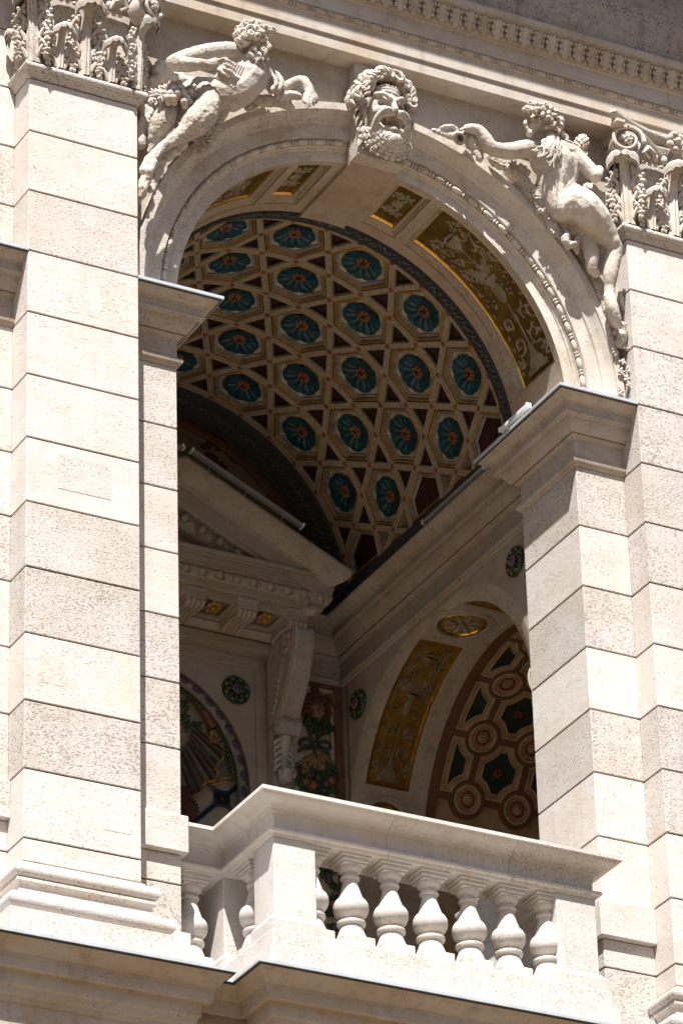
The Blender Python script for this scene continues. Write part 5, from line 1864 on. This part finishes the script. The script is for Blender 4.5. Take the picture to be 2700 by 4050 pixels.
sculpt('vine_drapery', mb, LIME2, NYM, .006, 2, rough=(.009, 30))
mb = MB()
for i, ch in enumerate(NYMPH['drape'][:5]):
    for j, c in enumerate(ch):
        leafy(mb, (c[0], c[1] - c[3] * .75, c[2]), .030, i + j * 1.4, 5)
for i in range(12):
    t = i / 11
    leafy(mb, (1.36 + .035 * sin(i * 2.1) + .03 * t, -.115, 1.20 - .42 * t), .026, -1.5 + i, 3)
mb.build('vine_leaves', LIME2, NYM, smooth=60)
a, b = Vector(P['vase'][0]), Vector(P['vase'][1])
mb = MB()
d = (b - a).normalized()
Mz = d.to_track_quat('Z', 'Y').to_matrix()
lathe(mb, [(.018, .02), (.024, 0), (.034, -.004), (.038, .004), (.034, .016), (.030, .03), (.036, .06), (.046, .09), (.042, .12), (.02, .14)], 18)
mb.v = [tuple(a + Mz @ Vector(v)) for v in mb.v]
mb.build('tipped_jug', LIME2, NYM, smooth=50)
mb = MB()
p0, p1, p2 = (Vector(p) for p in P['cone'])
for j in range(7):
    for i in range(8):
        u = j / 6
        c = p0 + (p2 - p0) * u
        r = .034 * sin(pi * (.16 + .80 * u)) ** .8
        w = 2 * pi * (i + .5 * (j % 2)) / 8
        ball(mb, (c.x + r * cos(w), c.y + r * sin(w), c.z), .0125, 5, 4)
tube(mb, [p0, p1, p2], [.03, .034, .012], 8)
tube(mb, bez(P['ribb'], 4), .008, 6)
mb.build('pine_cone_staff', LIME2, NYM, smooth=60)

# ------------------------------------------------------------------ mask on the keystone
MSK = thing('stone_mask', 'frowning bearded stone mask with open mouth on the keystone', 'mask', (0, -.1, 1.8))
mb = MB()
ball(mb, (0, -.125, 2.09), 1, 20, 14, sq=(.150, .115, .165))
ball(mb, (0, -.120, 1.95), 1, 20, 14, sq=(.130, .105, .130))
for s in (-1, 1):
    chain(mb, [(s * .008, -.252, 2.088, .014), (s * .030, -.258, 2.102, .014), (s * .066, -.246, 2.126, .013), (s * .108, -.210, 2.136, .010)], 10)
    chain(mb, [(s * .045, -.226, 2.034, .028), (s * .082, -.205, 2.032, .030)], 10)
    chain(mb, [(s * .018, -.250, 2.008, .016), (s * .010, -.258, 2.014, .016)], 8)
    for i in range(3):         # furrows of the forehead
        chain(mb, [(s * .0, -.228, 2.165 + .018 * i, .008), (s * .045, -.226, 2.160 + .020 * i, .008), (s * .085, -.200, 2.150 + .020 * i, .006)], 6)
chain(mb, [(0, -.240, 2.105, .017), (0, -.256, 2.060, .018), (0, -.268, 2.024, .022)], 10)
chain(mb, [(-.034, -.222, 1.925, .018), (0, -.234, 1.916, .020), (.034, -.222, 1.925, .018)], 10)
chain(mb, [(-.03, -.20, 1.87, .03), (0, -.215, 1.86, .034), (.03, -.20, 1.87, .03)], 10)
cv = [((s * .056, -.225, 2.078), (.030, .10, .021), .12) for s in (-1, 1)] + [((0, -.215, 1.962), (.058, .12, .034), .13), ((-.03, -.215, 1.976), (.030, .12, .030), .06), ((.03, -.215, 1.976), (.030, .12, .030), .06)]
sculpt('face', mb, LIME2, MSK, .0045, 3, carve=cv, rough=(.0015, 60))
for s, nm in ((-1, 'moustache'), (1, 'moustache')):
    mb = MB()
    for k in range(3):
        q = bez([(s * .008, -.262, 1.996 - .004 * k), (s * .045, -.276 + .006 * k, 2.012 - .012 * k), (s * .088, -.262 + .008 * k, 1.998 - .014 * k), (s * .118 - s * .010 * k, -.232 + .006 * k, 1.955 - .01 * k), (s * .128 - s * .018 * k, -.205, 1.90 - .01 * k), (s * .112 - s * .02 * k, -.205, 1.875 - .01 * k)], 6)
        tube(mb, q, [.005 + .009 * sin(pi * min(1, .12 + j / len(q))) for j in range(len(q))], 8)
    mb.build(nm, LIME2, MSK, smooth=60)
mb = MB()
random.seed(21)
for i in range(96):            # beard locks fan out round the mouth
    t = -1 + 2 * ((i * .618034) % 1)
    lay = i % 5
    a = -pi / 2 + t * 1.45
    r0 = .058 + .018 * lay
    p = (r0 * cos(a) * 1.08, -.232 + .013 * lay + .05 * abs(t) * .6, 1.948 + r0 * sin(a) * .98)
    d = (cos(a) * .9, .12, sin(a))
    wave_lock(mb, p, d, .052 - .004 * lay + .010 * (1 - abs(t)), .0125, .0085, i * 1.9)
    e = Vector(p) + Vector(d).normalized() * (.042)
    curl_lock(mb, e, .015, .0085, 1.0, i * 1.1)
mb.build('beard', LIME2, MSK, smooth=60)
mb = MB()
for i in range(64):            # wild hair round the brow
    t = -1 + 2 * ((i * .618034) % 1)
    lay = i % 4
    a = pi / 2 - t * 1.75
    r0 = .142 + .010 * lay
    c = (r0 * cos(a) * 1.14, -.236 + .036 * lay + .030 * abs(t), 2.125 + r0 * sin(a) * (1.06 + .03 * lay))
    curl_lock(mb, c, .030 + .005 * (i % 3), .0155, .85, a + i * .9, Matrix.Rotation(random.uniform(-.5, .5), 3, 'X'))
    wave_lock(mb, (c[0] * .93, c[1] - .010, c[2] - .004), (cos(a + 1.1), -.1, sin(a + 1.1)), .065, .0125, .008, i)
    ball(mb, (c[0], c[1] + .03, c[2]), .030, 7, 5)
for s in (-1, 1):
    for k in range(4):
        wave_lock(mb, (s * (.138 + .010 * k), -.175 + .02 * k, 2.10), (s * .12, .05, -1), .17 - .015 * k, .015, .012, k * 1.7, n=9)
mb.build('hair', LIME2, MSK, smooth=60)

for o in MSK.children:         # narrower than it was modelled
    for v in o.data.vertices:
        v.co.x *= .84
        v.co.z = 2.05 + (v.co.z - 2.05) * .95
    o.data.update()
NP = {'border': [(.503,-.011),(.522,-.038),(.527,-.072),(.512,-.111),(.533,-.122),(.529,-.162),(.52,-.195),(.5,-.205),(.472,-.257),(.492,-.276),(.479,-.308),(.459,-.337),(.432,-.334),(.398,-.373),(.393,-.411),(.364,-.434),(.334,-.447),(.31,-.431)],'border2': [(.503,-.314),(.511,-.332),(.472,-.348),(.452,-.356)],'border3': [(.585,-.249),(.593,-.271),(.561,-.293),(.506,-.304)],'spir': [(.477,-.055)],'fantop': [(.37,-.018),(.354,-.049),(.33,-.101),(.295,-.163),(.232,-.207)],'horn': [(.265,.194),(.292,.176),(.335,.15),(.382,.112),(.417,.073),(.447,.032),(.478,-.005)],'strips2': [(.507,-.226),(.49,-.307),(.553,-.29),(.528,-.163),(.609,-.244),(.572,-.115)],'sq': [(.535,-.407),(.489,-.378),(.583,-.351),(.419,-.35),(.616,-.271),(.409,-.56),(.605,-.428)],'fig': [(.282,-.437),(.289,-.47),(.277,-.507),(.316,-.515),(.327,-.543),(.308,-.574),(.281,-.545)],'leafs': [(.304,.077),(.276,.012),(.299,-.026),(.35,-.015)],'pole': [(.307,-.001),(.367,.063)]}
MP = {'rosette': [(1.043,.295)],'hornL': [(.987,.283),(.967,.259),(.976,.241),(1.002,.251)],'hornR': [(1.102,.263),(1.133,.274),(1.15,.248),(1.144,.217)],'crown': [(.996,.235),(1.027,.254),(1.057,.258),(1.087,.249),(1.111,.235)],'curls': [(.965,.184),(.98,.202),(1.006,.207),(1.031,.215),(1.056,.218),(1.081,.216),(1.101,.203),(1.115,.181),(1.119,.157),(.964,.159),(.959,.133),(.974,.131),(1.109,.14)],'face': [(1.049,.167)],'eyes': [(1.022,.159),(1.072,.157)],'brows': [(1.022,.174),(1.072,.174)],'nose': [(1.05,.177),(1.051,.133)],'mouth': [(1.048,.097)],'beard': [(.983,.098),(.972,.072),(1.002,.068),(.996,.042),(1.027,.058),(1.031,.03),(1.051,.054),(1.061,.031),(1.072,.078),(1.088,.106),(1.091,.052),(1.023,.092),(1.078,.114),(1.046,.018)],'leafR': [(1.117,.077),(1.132,.06),(1.111,.041),(1.128,.094)],'knot': [(1.029,-.045)],'b1': [(1.001,.023),(1.019,-.032)],'b2': [(1.066,.027),(1.039,-.028)],'bowL': [(1.024,-.051),(.98,-.02),(.939,-.049),(.959,-.069),(1.019,-.057)],'bowR': [(1.039,-.048),(1.084,-.018),(1.124,-.02),(1.118,-.056),(1.044,-.054)],'t1': [(1.029,-.055),(1.032,-.113)],'t2': [(1.018,-.062),(.958,-.089),(.928,-.105)],'t3': [(1.044,-.056),(1.098,-.075),(1.122,-.094)],'sheaf': [(1.037,-.117)],'sheafT': [(.926,-.188),(.957,-.153),(.985,-.191),(1.02,-.194),(1.055,-.186),(1.091,-.155),(1.127,-.118),(1.141,-.14)],'fruits': [(.955,-.226),(1.043,-.247),(1.123,-.251),(.989,-.244),(1.092,-.277),(1.012,-.302),(1.076,-.319),(.968,-.287)],'leaves': [(.929,-.266),(.938,-.303),(.962,-.322),(.992,-.331),(1.021,-.335),(1.057,-.303),(1.122,-.29),(1.139,-.223),(1.109,-.21),(1.074,-.207),(1.004,-.221),(.983,-.269),(1.063,-.268),(1.093,-.247),(1.13,-.176),(.945,-.204),(1.033,-.284),(1.131,-.308),(1.101,-.328)],'cord': [(1.133,.21),(1.132,.09),(1.129,-.019)]}
LP = [[(.331,1.743),(.379,1.739),(.403,1.703),(.37,1.653),(.33,1.651)],[(.396,1.759),(.452,1.757),(.484,1.731),(.451,1.673),(.434,1.644)],[(.483,1.647),(.523,1.649),(.539,1.619),(.571,1.602)],[(.235,1.778),(.283,1.773),(.315,1.756)],[(.305,1.604),(.353,1.574),(.393,1.601),(.441,1.587)],[(.385,1.557),(.449,1.556),(.497,1.543)]]
# ------------------------------------------------------------------ painted relief on the gold panels
def ribbon(mb, pts, wid, fm, h=.006, mi=0):
    n = len(pts)
    vs, fs = [], []
    for i in range(n):
        a, b = pts[max(0, i - 1)], pts[min(n - 1, i + 1)]
        dx, dy = b[0] - a[0], b[1] - a[1]
        l = hypot(dx, dy) or 1
        nx, ny = -dy / l, dx / l
        w = wid[i] if isinstance(wid, (list, tuple)) else wid
        p = pts[i]
        vs += [fm(p[0] + nx * w, p[1] + ny * w, .0008), fm(p[0], p[1], h * min(1, w / .006)), fm(p[0] - nx * w, p[1] - ny * w, .0008)]
    for i in range(n - 1):
        k = 3 * i
        fs += [(k, k + 1, k + 4, k + 3), (k + 1, k + 2, k + 5, k + 4)]
    mb.add(vs, fs, mi)
def relief(mb, prof, b0, fm, H_=.012, mi=0, n=8):
    vs, fs = [], []
    for a, w in prof:
        for j in range(n + 1):
            v = -1 + 2 * j / n
            vs.append(fm(a, b0 + w * v, .001 + H_ * sqrt(max(0, 1 - v * v)) * min(1, w / .02)))
    for i in range(len(prof) - 1):
        for j in range(n):
            k = i * (n + 1) + j
            fs.append((k, k + 1, k + n + 2, k + n + 1))
    mb.add(vs, fs, mi)
def scroll_pts(a0, b0, r, turns, ang, s, n=26):
    out = []
    for i in range(n + 1):
        t = i / n
        rr = r * (1 - .82 * t)
        w = ang + s * turns * 2 * pi * t
        out.append((a0 + rr * cos(w), b0 + rr * sin(w)))
    return out
def leafshape(mb, a, b, ang, L, w, fm, mi=0):
    pts = [(a + L * t * cos(ang + .5 * t), b + L * t * sin(ang + .5 * t)) for t in [i / 7 for i in range(8)]]
    ribbon(mb, pts, [w * sin(pi * min(1, (i + .35) / 7.4)) ** .8 + .0006 for i in range(8)], fm, .005, mi)
def candelabrum(mb, L, W, fm, seed=0):
    rnd = random.Random(seed)
    # foot, shaft, vase, plume, upper bowl along the axis
    relief(mb, [(.015 * L, .30 * W), (.05 * L, .30 * W), (.055 * L, .22 * W), (.085 * L, .20 * W), (.10 * L, .12 * W), (.14 * L, .06 * W), (.16 * L, .085 * W), (.175 * L, .03 * W), (.30 * L, .018 * W), (.33 * L, .05 * W), (.35 * L, .02 * W), (.43 * L, .015 * W)], 0, fm)
    relief(mb, [(.43 * L, .03 * W), (.445 * L, .075 * W), (.47 * L, .10 * W), (.50 * L, .12 * W), (.53 * L, .115 * W), (.55 * L, .07 * W), (.565 * L, .15 * W), (.58 * L, .18 * W), (.59 * L, .14 * W)], 0, fm, .016)
    for k in range(-3, 4):
        ribbon(mb, [(.455 * L, k * .018 * W), (.50 * L, k * .033 * W), (.545 * L, k * .026 * W)], .0030, fm, .018)
    relief(mb, [(.59 * L, .02 * W), (.70 * L, .012 * W), (.78 * L, .012 * W), (.80 * L, .05 * W), (.82 * L, .12 * W), (.85 * L, .17 * W), (.865 * L, .19 * W), (.872 * L, .15 * W)], 0, fm, .014)
    for i in range(7):
        q = fm(.885 * L + .018 * L * rnd.random(), (-.12 + .04 * i) * W, .006)
        ball(mb, q, .038 * W, 6, 5)
    for s in (-1, 1):
        # two pairs of scrolls below, one above
        for (a, b, r, t0, tn) in ((.20, .24, .17, 2.6, 1.2), (.33, .27, .13, 3.6, 1.15), (.66, .30, .14, 3.3, 1.2), (.11, .38, .07, 1.6, 1.0)):
            p = scroll_pts(a * L, s * b * W, r * W, tn, s * t0, s)
            ribbon(mb, p, [.0075 * (1 - .55 * i / len(p)) for i in range(len(p))], fm, .008)
            for j in (3, 7, 11, 15):
                leafshape(mb, p[j][0], p[j][1], s * (t0 + 1.9 + j * .29 * 1.0), .045 + .01 * rnd.random(), .010, fm)
        # plume leaves
        for j in range(5):
            leafshape(mb, .60 * L, s * .03 * W, s * (.15 + .28 * j), .085 - .006 * j, .011, fm)
        # sprays with buds
        for j in range(4):
            a0 = (.62 + .075 * j) * L
            p = [(a0, s * .02 * W), (a0 + .04 * L, s * .14 * W), (a0 + .06 * L, s * (.26 + .03 * j) * W), (a0 + .085 * L, s * (.34 - .02 * j) * W)]
            p = [(q.x, q.y) for q in bez([(x, y, 0) for x, y in p], 4)]
            ribbon(mb, p, .0028, fm, .004)
            for m_ in (5, 9, 12):
                leafshape(mb, p[m_][0], p[m_][1], s * (.4 + .3 * m_), .034, .008, fm)
                leafshape(mb, p[m_][0], p[m_][1], s * (-.6 + .1 * m_), .028, .007, fm)
        # strings of pearls under the vase
        for j in range(9):
            t = j / 8
            ball(mb, fm((.56 - .20 * sin(pi * t) * .55 - .02 * t) * L, s * (.17 + .17 * t) * W, .006), .0075, 6, 4)
        for j in range(6):
            ball(mb, fm((.50 + .02 * j) * L, s * (.36 + .015 * (j % 2)) * W, .005), .0065, 6, 4)
        # leaf fringe round the border
        for j in range(13):
            leafshape(mb, (.05 + .07 * j) * L, s * .44 * W, s * (-1.2 + rnd.random()), .030, .007, fm)
def foliage_square(mb, L, W, fm, seed):
    rnd = random.Random(seed)
    for s in (-1, 1):
        for e in (0, 1):
            p = scroll_pts((.30 + .40 * e) * L, s * .24 * W, .16 * W, 1.25, s * (1.2 + 2.2 * e), s)
            ribbon(mb, p, [.0085 * (1 - .5 * i / len(p)) for i in range(len(p))], fm, .008)
            for j in (2, 6, 10, 14, 18):
                leafshape(mb, p[j][0], p[j][1], s * (j * .3 + 2 * e), .034, .010, fm)
    for j in range(8):
        leafshape(mb, .5 * L, 0, 2 * pi * j / 8, .035, .010, fm)
RG = R0 + .0455
for i, (gp, fr, c0, c1, y0, y1) in enumerate(GOLD_PANELS):
    L, W = (c1 - c0) * RG, y1 - y0
    s = 1 if c0 > 0 else -1
    def fm(a, b, h, c0=c0, c1=c1, y0=y0, y1=y1, s=s):
        t = (c1 - a / RG) if s > 0 else (c0 + a / RG)
        return VM(t, (y0 + y1) / 2 + b, RG - h)
    mb = MB()
    if L > .3:
        candelabrum(mb, L, W, fm, i)
    else:
        def fm2(a, b, h, c0=c0, c1=c1, y0=y0, y1=y1):
            return VM((c0 + c1) / 2 + b / RG, y0 + a, RG - h)
        foliage_square(mb, W, L, fm2, i)
    mb.build('painted_ornament', GRIS, fr, smooth=45, kind='stuff')
RSG = RS + .0195
for i, (gp, fr, f0, f1) in enumerate(SIDE_PANELS):
    s = 1 if f0 > 0 else -1
    L, W = (f1 - f0) * RSG, .232
    def fm(a, b, h, f0=f0, f1=f1, s=s):
        f = (f1 - a / RSG) if s > 0 else (f0 + a / RSG)
        return SMAP(f, 1.39 + b, RSG - h)
    mb = MB()
    candelabrum(mb, L, W, fm, 7 + i)
    # the winged figure over its tray
    relief(mb, [(.60 * L, .36 * W), (.64 * L, .34 * W)], 0, fm, .008)
    mb.build('painted_ornament', GRISD, fr, smooth=45, kind='stuff')

# ------------------------------------------------------------------ scrollwork in the lunette
REDB = paint('red_brown_paint', (.07, .022, .014), rough=.7)
for l in LP:
    mb = MB()
    q = bez([(x, 2.656, z) for x, z in l], 6)
    tube(mb, q, [.026 * (.55 + .45 * sin(pi * (j + 1) / (len(q) + 1))) for j in range(len(q))], 8)
    mb.v = [(x, 2.656 + (y - 2.656) * .15, z) for x, y, z in mb.v]
    mb.build('scroll', REDB, LUN, smooth=50)

# ------------------------------------------------------------------ painted niche
NB = thing('painted_niche', 'niche with coloured fan relief, horn and garland, left on the back wall', 'niche', (0, 2.86, -1.0))
PLUM = paint('purple_glaze', (.075, .05, .085), (.05, .035, .06), rough=.35)
GREYR = paint('grey_ribbon_glaze', (.22, .20, .17), (.15, .14, .12), rough=.45)
NAVY = paint('navy_glaze', (.012, .03, .075), (.008, .018, .045), rough=.3)
FOLD = [paint('fan_fold_' + n, c, d, rough=.5, scale=8) for n, c, d in (('grey', (.20, .17, .13), (.11, .12, .11)), ('rose', (.21, .13, .10), (.13, .11, .10)), ('teal', (.09, .13, .11), (.15, .13, .10)), ('plum', (.13, .085, .075), (.085, .07, .065)))]
HORN = paint('red_horn', (.16, .045, .025), (.10, .03, .02), rough=.4)
LEAFG = paint('leaf_glaze', (.03, .06, .018), (.018, .035, .012), rough=.35)
mb = MB()
mb.add([(-.68, 2.868, -3), (.68, 2.868, -3), (.68, 2.868, .34), (-.68, 2.868, .34)], [(0, 1, 2, 3)])
mb.build('cream_ground', CREAM, NB, smooth=0)
mb = MB()
arc(mb, [(.650, 2.785), (.642, 2.770), (.626, 2.764), (.610, 2.770), (.602, 2.785), (.604, 2.80), (.650, 2.80)], -pi / 2, pi / 2, 60, zc=NZ)
for s in (-1, 1):
    mb.box(*sorted((s * .604, s * .650)), 2.768, 2.80, -3, NZ)
gl = mb.build('garland_band', GREYR, NB, smooth=50)
for i in range(-14, 15):
    t = i * .148
    mb = MB()
    if abs(t) < pi / 2:
        c = (.626 * sin(t), 2.766, NZ + .626 * cos(t))
        rt = Matrix.Rotation(t, 3, 'Y')
    else:
        s = 1 if t > 0 else -1
        c = (s * .626, 2.766, NZ - (abs(t) - pi / 2) * .626)
        rt = Matrix.Rotation(s * pi / 2, 3, 'Y')
    ball(mb, c, 1, 10, 6, sq=(.034, .010, .019), rot=rt)
    mb.build('medallion', PLUM, gl, smooth=60)
mb = MB()
for i in range(60):
    t = -1.5 + 3.0 * i / 59
    leafy(mb, (.578 * sin(t), 2.80, NZ + .578 * cos(t)), .020, pi / 2 - t, 3)
mb.build('leaf_wreath', LEAFG, NB, smooth=60, kind='stuff')
# fan of folds between its ragged top and the scalloped rim
top = [(x, z) for x, z in NP['fantop']]
rim = [(x, z) for x, z in NP['border']][2:]
def along(P, t):
    k = t * (len(P) - 1)
    i = min(int(k), len(P) - 2)
    f = k - i
    return (P[i][0] + (P[i + 1][0] - P[i][0]) * f, P[i][1] + (P[i + 1][1] - P[i][1]) * f)
NFOLD = 26
for i in range(NFOLD):
    a0, a1 = along(top, i / NFOLD), along(top, (i + 1) / NFOLD)
    b0, b1 = along(rim, i / NFOLD), along(rim, (i + 1) / NFOLD)
    mb = MB()
    d = .010 + .012 * (i % 3)
    am, bm_ = ((a0[0] + a1[0]) / 2, (a0[1] + a1[1]) / 2), ((b0[0] + b1[0]) / 2, (b0[1] + b1[1]) / 2)
    for g in range(3):
        pass
    v = [(a0[0], 2.845, a0[1]), (am[0], 2.845 - d, am[1]), (a1[0], 2.845, a1[1]), (b0[0], 2.84, b0[1]), (bm_[0], 2.84 - d * 1.6, bm_[1]), (b1[0], 2.84, b1[1])]
    mb.add(v, [(0, 1, 4, 3), (1, 2, 5, 4)])
    mb.build('fan_fold', FOLD[(i // 2 + (i % 5 == 0)) % 4], NB, smooth=0)
for k, w in (('border', .0085), ('border2', .006), ('border3', .007)):
    mb = MB()
    pts = [(x, 2.815, z) for x, z in NP[k]]
    if k == 'border':
        sx, sz = NP['spir'][0]
        pts = [(sx + r * cos(a), 2.815, sz + r * sin(a)) for r, a in [(.010 + .032 * j / 16, -2.6 - 10.5 * (1 - j / 16) * -1) for j in range(17)]] + pts
    tube(mb, pts, w, 7)
    mb.build('fan_rim', OCHRE, NB, smooth=40)
S2_ = NP['strips2']
for i, (p, q) in enumerate(((S2_[3], S2_[1]), (S2_[5], S2_[2]), (S2_[5], S2_[4]))):
    mb = MB()
    mb.add([(p[0] - .02, 2.85, p[1]), (p[0] + .02, 2.845, p[1]), (q[0] + .035, 2.84, q[1]), (q[0] - .035, 2.85, q[1])], [(0, 1, 2, 3)])
    mb.build('fan_fold', FOLD[(i + 1) % 4], NB, smooth=0)
mb = MB()
q = bez([(x, 2.815, z) for x, z in NP['horn']], 5)
rr = []
for j in range(len(q)):
    r = .008 + .020 * j / len(q)
    rr.append(r * (1.18 if j % 5 < 2 else 1.0))
tube(mb, q, rr, 10)
mb.build('horn', HORN, NB, smooth=50)
mb = MB()
(x0, z0), = NP['sq'][:1]
Q = NP['sq']
for e in range(4):
    a = pi / 4 + e * pi / 2
    b = a + pi / 2
    h_ = .058
    tube(mb, [(x0 + h_ * cos(a), 2.852, z0 + h_ * sin(a)), (x0 + h_ * cos(b), 2.852, z0 + h_ * sin(b))], .009, 6)
    tube(mb, [(x0 + h_ * cos(a), 2.855, z0 + h_ * sin(a)), (x0 + .30 * cos(a), 2.855, z0 + .30 * sin(a))], .014, 6)
mb.build('blue_lattice', NAVY, NB, smooth=40)
mb = MB()
mb.box(x0 - .036, x0 + .036, 2.856, 2.866, z0 - .036, z0 + .036)
mb.build('lattice_core', BLACKM, NB, smooth=0)
mb = MB()
ball(mb, (x0, 2.852, z0), .008, 8, 6)
mb.build('lattice_knob', GOLD, NB, smooth=60)
mb = MB()
for x, z in NP['fig']:
    ball(mb, (x, 2.80, z), .035, 8, 6, sq=(1, .7, 1))
    leafy(mb, (x, 2.785, z), .030, x * 40, 5)
mb.build('dark_foliage', REDB, NB, smooth=60)
mb = MB()
for x, z in NP['leafs']:
    leafy(mb, (x, 2.81, z), .04, z * 30, 3)
mb.build('long_leaves', LEAFG, NB, smooth=60)

# ------------------------------------------------------------------ painted mask panel right of the console
GMP = thing('mask_panel', 'painted panel with bearded horned mask, bow and fruit garland', 'panel', (1.05, 2.72, -.4))
SKIN = paint('terracotta_flesh', (.26, .15, .09), (.20, .11, .065), rough=.5)
HAIRR = paint('red_brown_hair', (.13, .05, .025), (.09, .035, .02), rough=.5)
BEARDG = paint('green_beard', (.035, .065, .012), (.02, .04, .01), rough=.5)
RIBB = paint('slate_ribbon', (.05, .06, .07), (.035, .042, .05), rough=.5)
WHEAT = paint('wheat_yellow', (.22, .13, .035), (.15, .09, .03), rough=.6)
FRUIT = paint('orange_fruit', (.24, .09, .025), (.17, .06, .02), rough=.4)
YP = 2.705
mb = MB()
mb.box(.905, 1.158, 2.712, 2.722, -2.9, .318)
mb.build('cream_field', CREAM, GMP, smooth=0)
mb = MB()
mb.box(1.158, 1.212, 2.700, 2.722, -2.9, .345, .003)
mb.box(.872, 1.158, 2.702, 2.722, .318, .344, .003)
mb.build('red_border', BROWN, GMP, smooth=0)
mb = MB()
x, z = MP['rosette'][0]
for i in range(6):
    ball(mb, (x + .016 * cos(i * 1.05), YP - .004, z + .016 * sin(i * 1.05)), .013, 6, 4)
ball(mb, (x, YP - .01, z), .013, 7, 5)
mb.build('rosette', HAIRR, GMP, smooth=60)
for k in ('hornL', 'hornR'):
    mb = MB()
    q = bez([(x, YP - .015, z) for x, z in MP[k]], 5)
    tube(mb, q, [.013 * (1 if j % 2 else .86) for j in range(len(q))], 8)
    mb.build('ram_horn', WHEAT, GMP, smooth=40)
fx, fz_ = MP['face'][0]
mb = MB()
ball(mb, (fx, YP, fz_ + .005), 1, 18, 14, sq=(.052, .040, .062))
ball(mb, (fx, YP - .004, fz_ - .03), 1, 14, 10, sq=(.042, .034, .045))
(nx0, nz0), (nx1, nz1) = MP['nose']
chain(mb, [(nx0, YP - .040, nz0, .009), (nx1, YP - .052, nz1, .013)], 8)
for (x, z) in MP['brows']:
    chain(mb, [(x - .016, YP - .036, z - .002, .007), (x + .016, YP - .034, z + .003, .006)], 8)
for (x, z) in MP['eyes']:
    ball(mb, (x, YP - .034, z), 1, 8, 6, sq=(.011, .008, .007))
for s in (-1, 1):
    ball(mb, (fx + s * .026, YP - .030, fz_ - .024), .017, 8, 6)
sculpt('face', mb, SKIN, GMP, .004, 2, carve=[((x, YP - .045, z), (.011, .03, .005), .006) for x, z in MP['eyes']] + [((*[MP['mouth'][0][0], YP - .03], MP['mouth'][0][1]), (.016, .04, .008), .02)], rough=(.0006, 60))
mb = MB()
for i, (x, z) in enumerate(MP['curls'] + MP['crown']):
    curl_lock(mb, (x, YP - .030, z), .014, .0075, 1.1, i)
    ball(mb, (x, YP - .010, z), .018, 7, 5)
mb.build('hair', HAIRR, GMP, smooth=60)
mb = MB()
for i, (x, z) in enumerate(MP['beard']):
    ball(mb, (x, YP - .018, z), .019, 7, 5)
    wave_lock(mb, (x, YP - .034, z + .01), (.1 * sin(i), 0, -1), .04, .010, .006, i)
for i, (x, z) in enumerate(MP['leafR']):
    leafy(mb, (x, YP - .01, z), .024, i * 1.2, 4)
mb.build('green_beard', BEARDG, GMP, smooth=60)
mb = MB()
for k in ('b1', 'b2', 'bowL', 'bowR', 't1', 't2', 't3'):
    l = MP[k]
    q = bez([(x, YP - .004 - .006 * (i % 2), z) for i, (x, z) in enumerate(l)], 6) if len(l) > 2 else [Vector((x, YP - .004, z)) for x, z in l]
    tube(mb, q, .0105, 7)
x, z = MP['knot'][0]
ball(mb, (x, YP - .012, z), .016, 8, 6)
mb.build('ribbon_bow', RIBB, GMP, smooth=60)
mb = MB()
sx, sz = MP['sheaf'][0]
for i, (x, z) in enumerate(MP['sheafT']):
    q = bez([(sx, YP - .010, sz), ((sx + x) / 2, YP - .024, (sz + z) / 2 + .004), (x, YP - .008, z)], 5)
    tube(mb, q, [.006 + .010 * sin(pi * (j + 1) / (len(q) + 1)) for j in range(len(q))], 7)
mb.build('wheat_sheaf', WHEAT, GMP, smooth=60)
for i, (x, z) in enumerate(MP['fruits']):
    mb = MB()
    ball(mb, (x, YP - .014, z), .021 + .003 * (i % 3), 10, 8)
    mb.build('fruit', [FRUIT, LEAFG, FRUIT, HAIRR, PLUM][i % 5], GMP, smooth=60)
mb = MB()
for i, (x, z) in enumerate(MP['leaves']):
    leafy(mb, (x, YP - .004, z), .032, i * 1.9, 5)
for i in range(60):            # the festoon goes on below
    leafy(mb, (1.035 + .10 * sin(i * 2.3), YP - .004, -.36 - i * .030), .034, i * 1.7, 5)
mb.build('festoon_leaves', LEAFG, GMP, smooth=60)
for i in range(26):
    mb = MB()
    ball(mb, (1.035 + .085 * sin(i * 2.9 + 1), YP - .018, -.38 - i * .068), .023, 9, 7)
    mb.build('fruit', [FRUIT, WHEAT, HAIRR, PLUM][i % 4], GMP, smooth=60)
mb = MB()
tube(mb, [(x, YP - .002, z) for x, z in MP['cord']], .004, 6)
mb.build('cord', VRED, GMP, smooth=50)
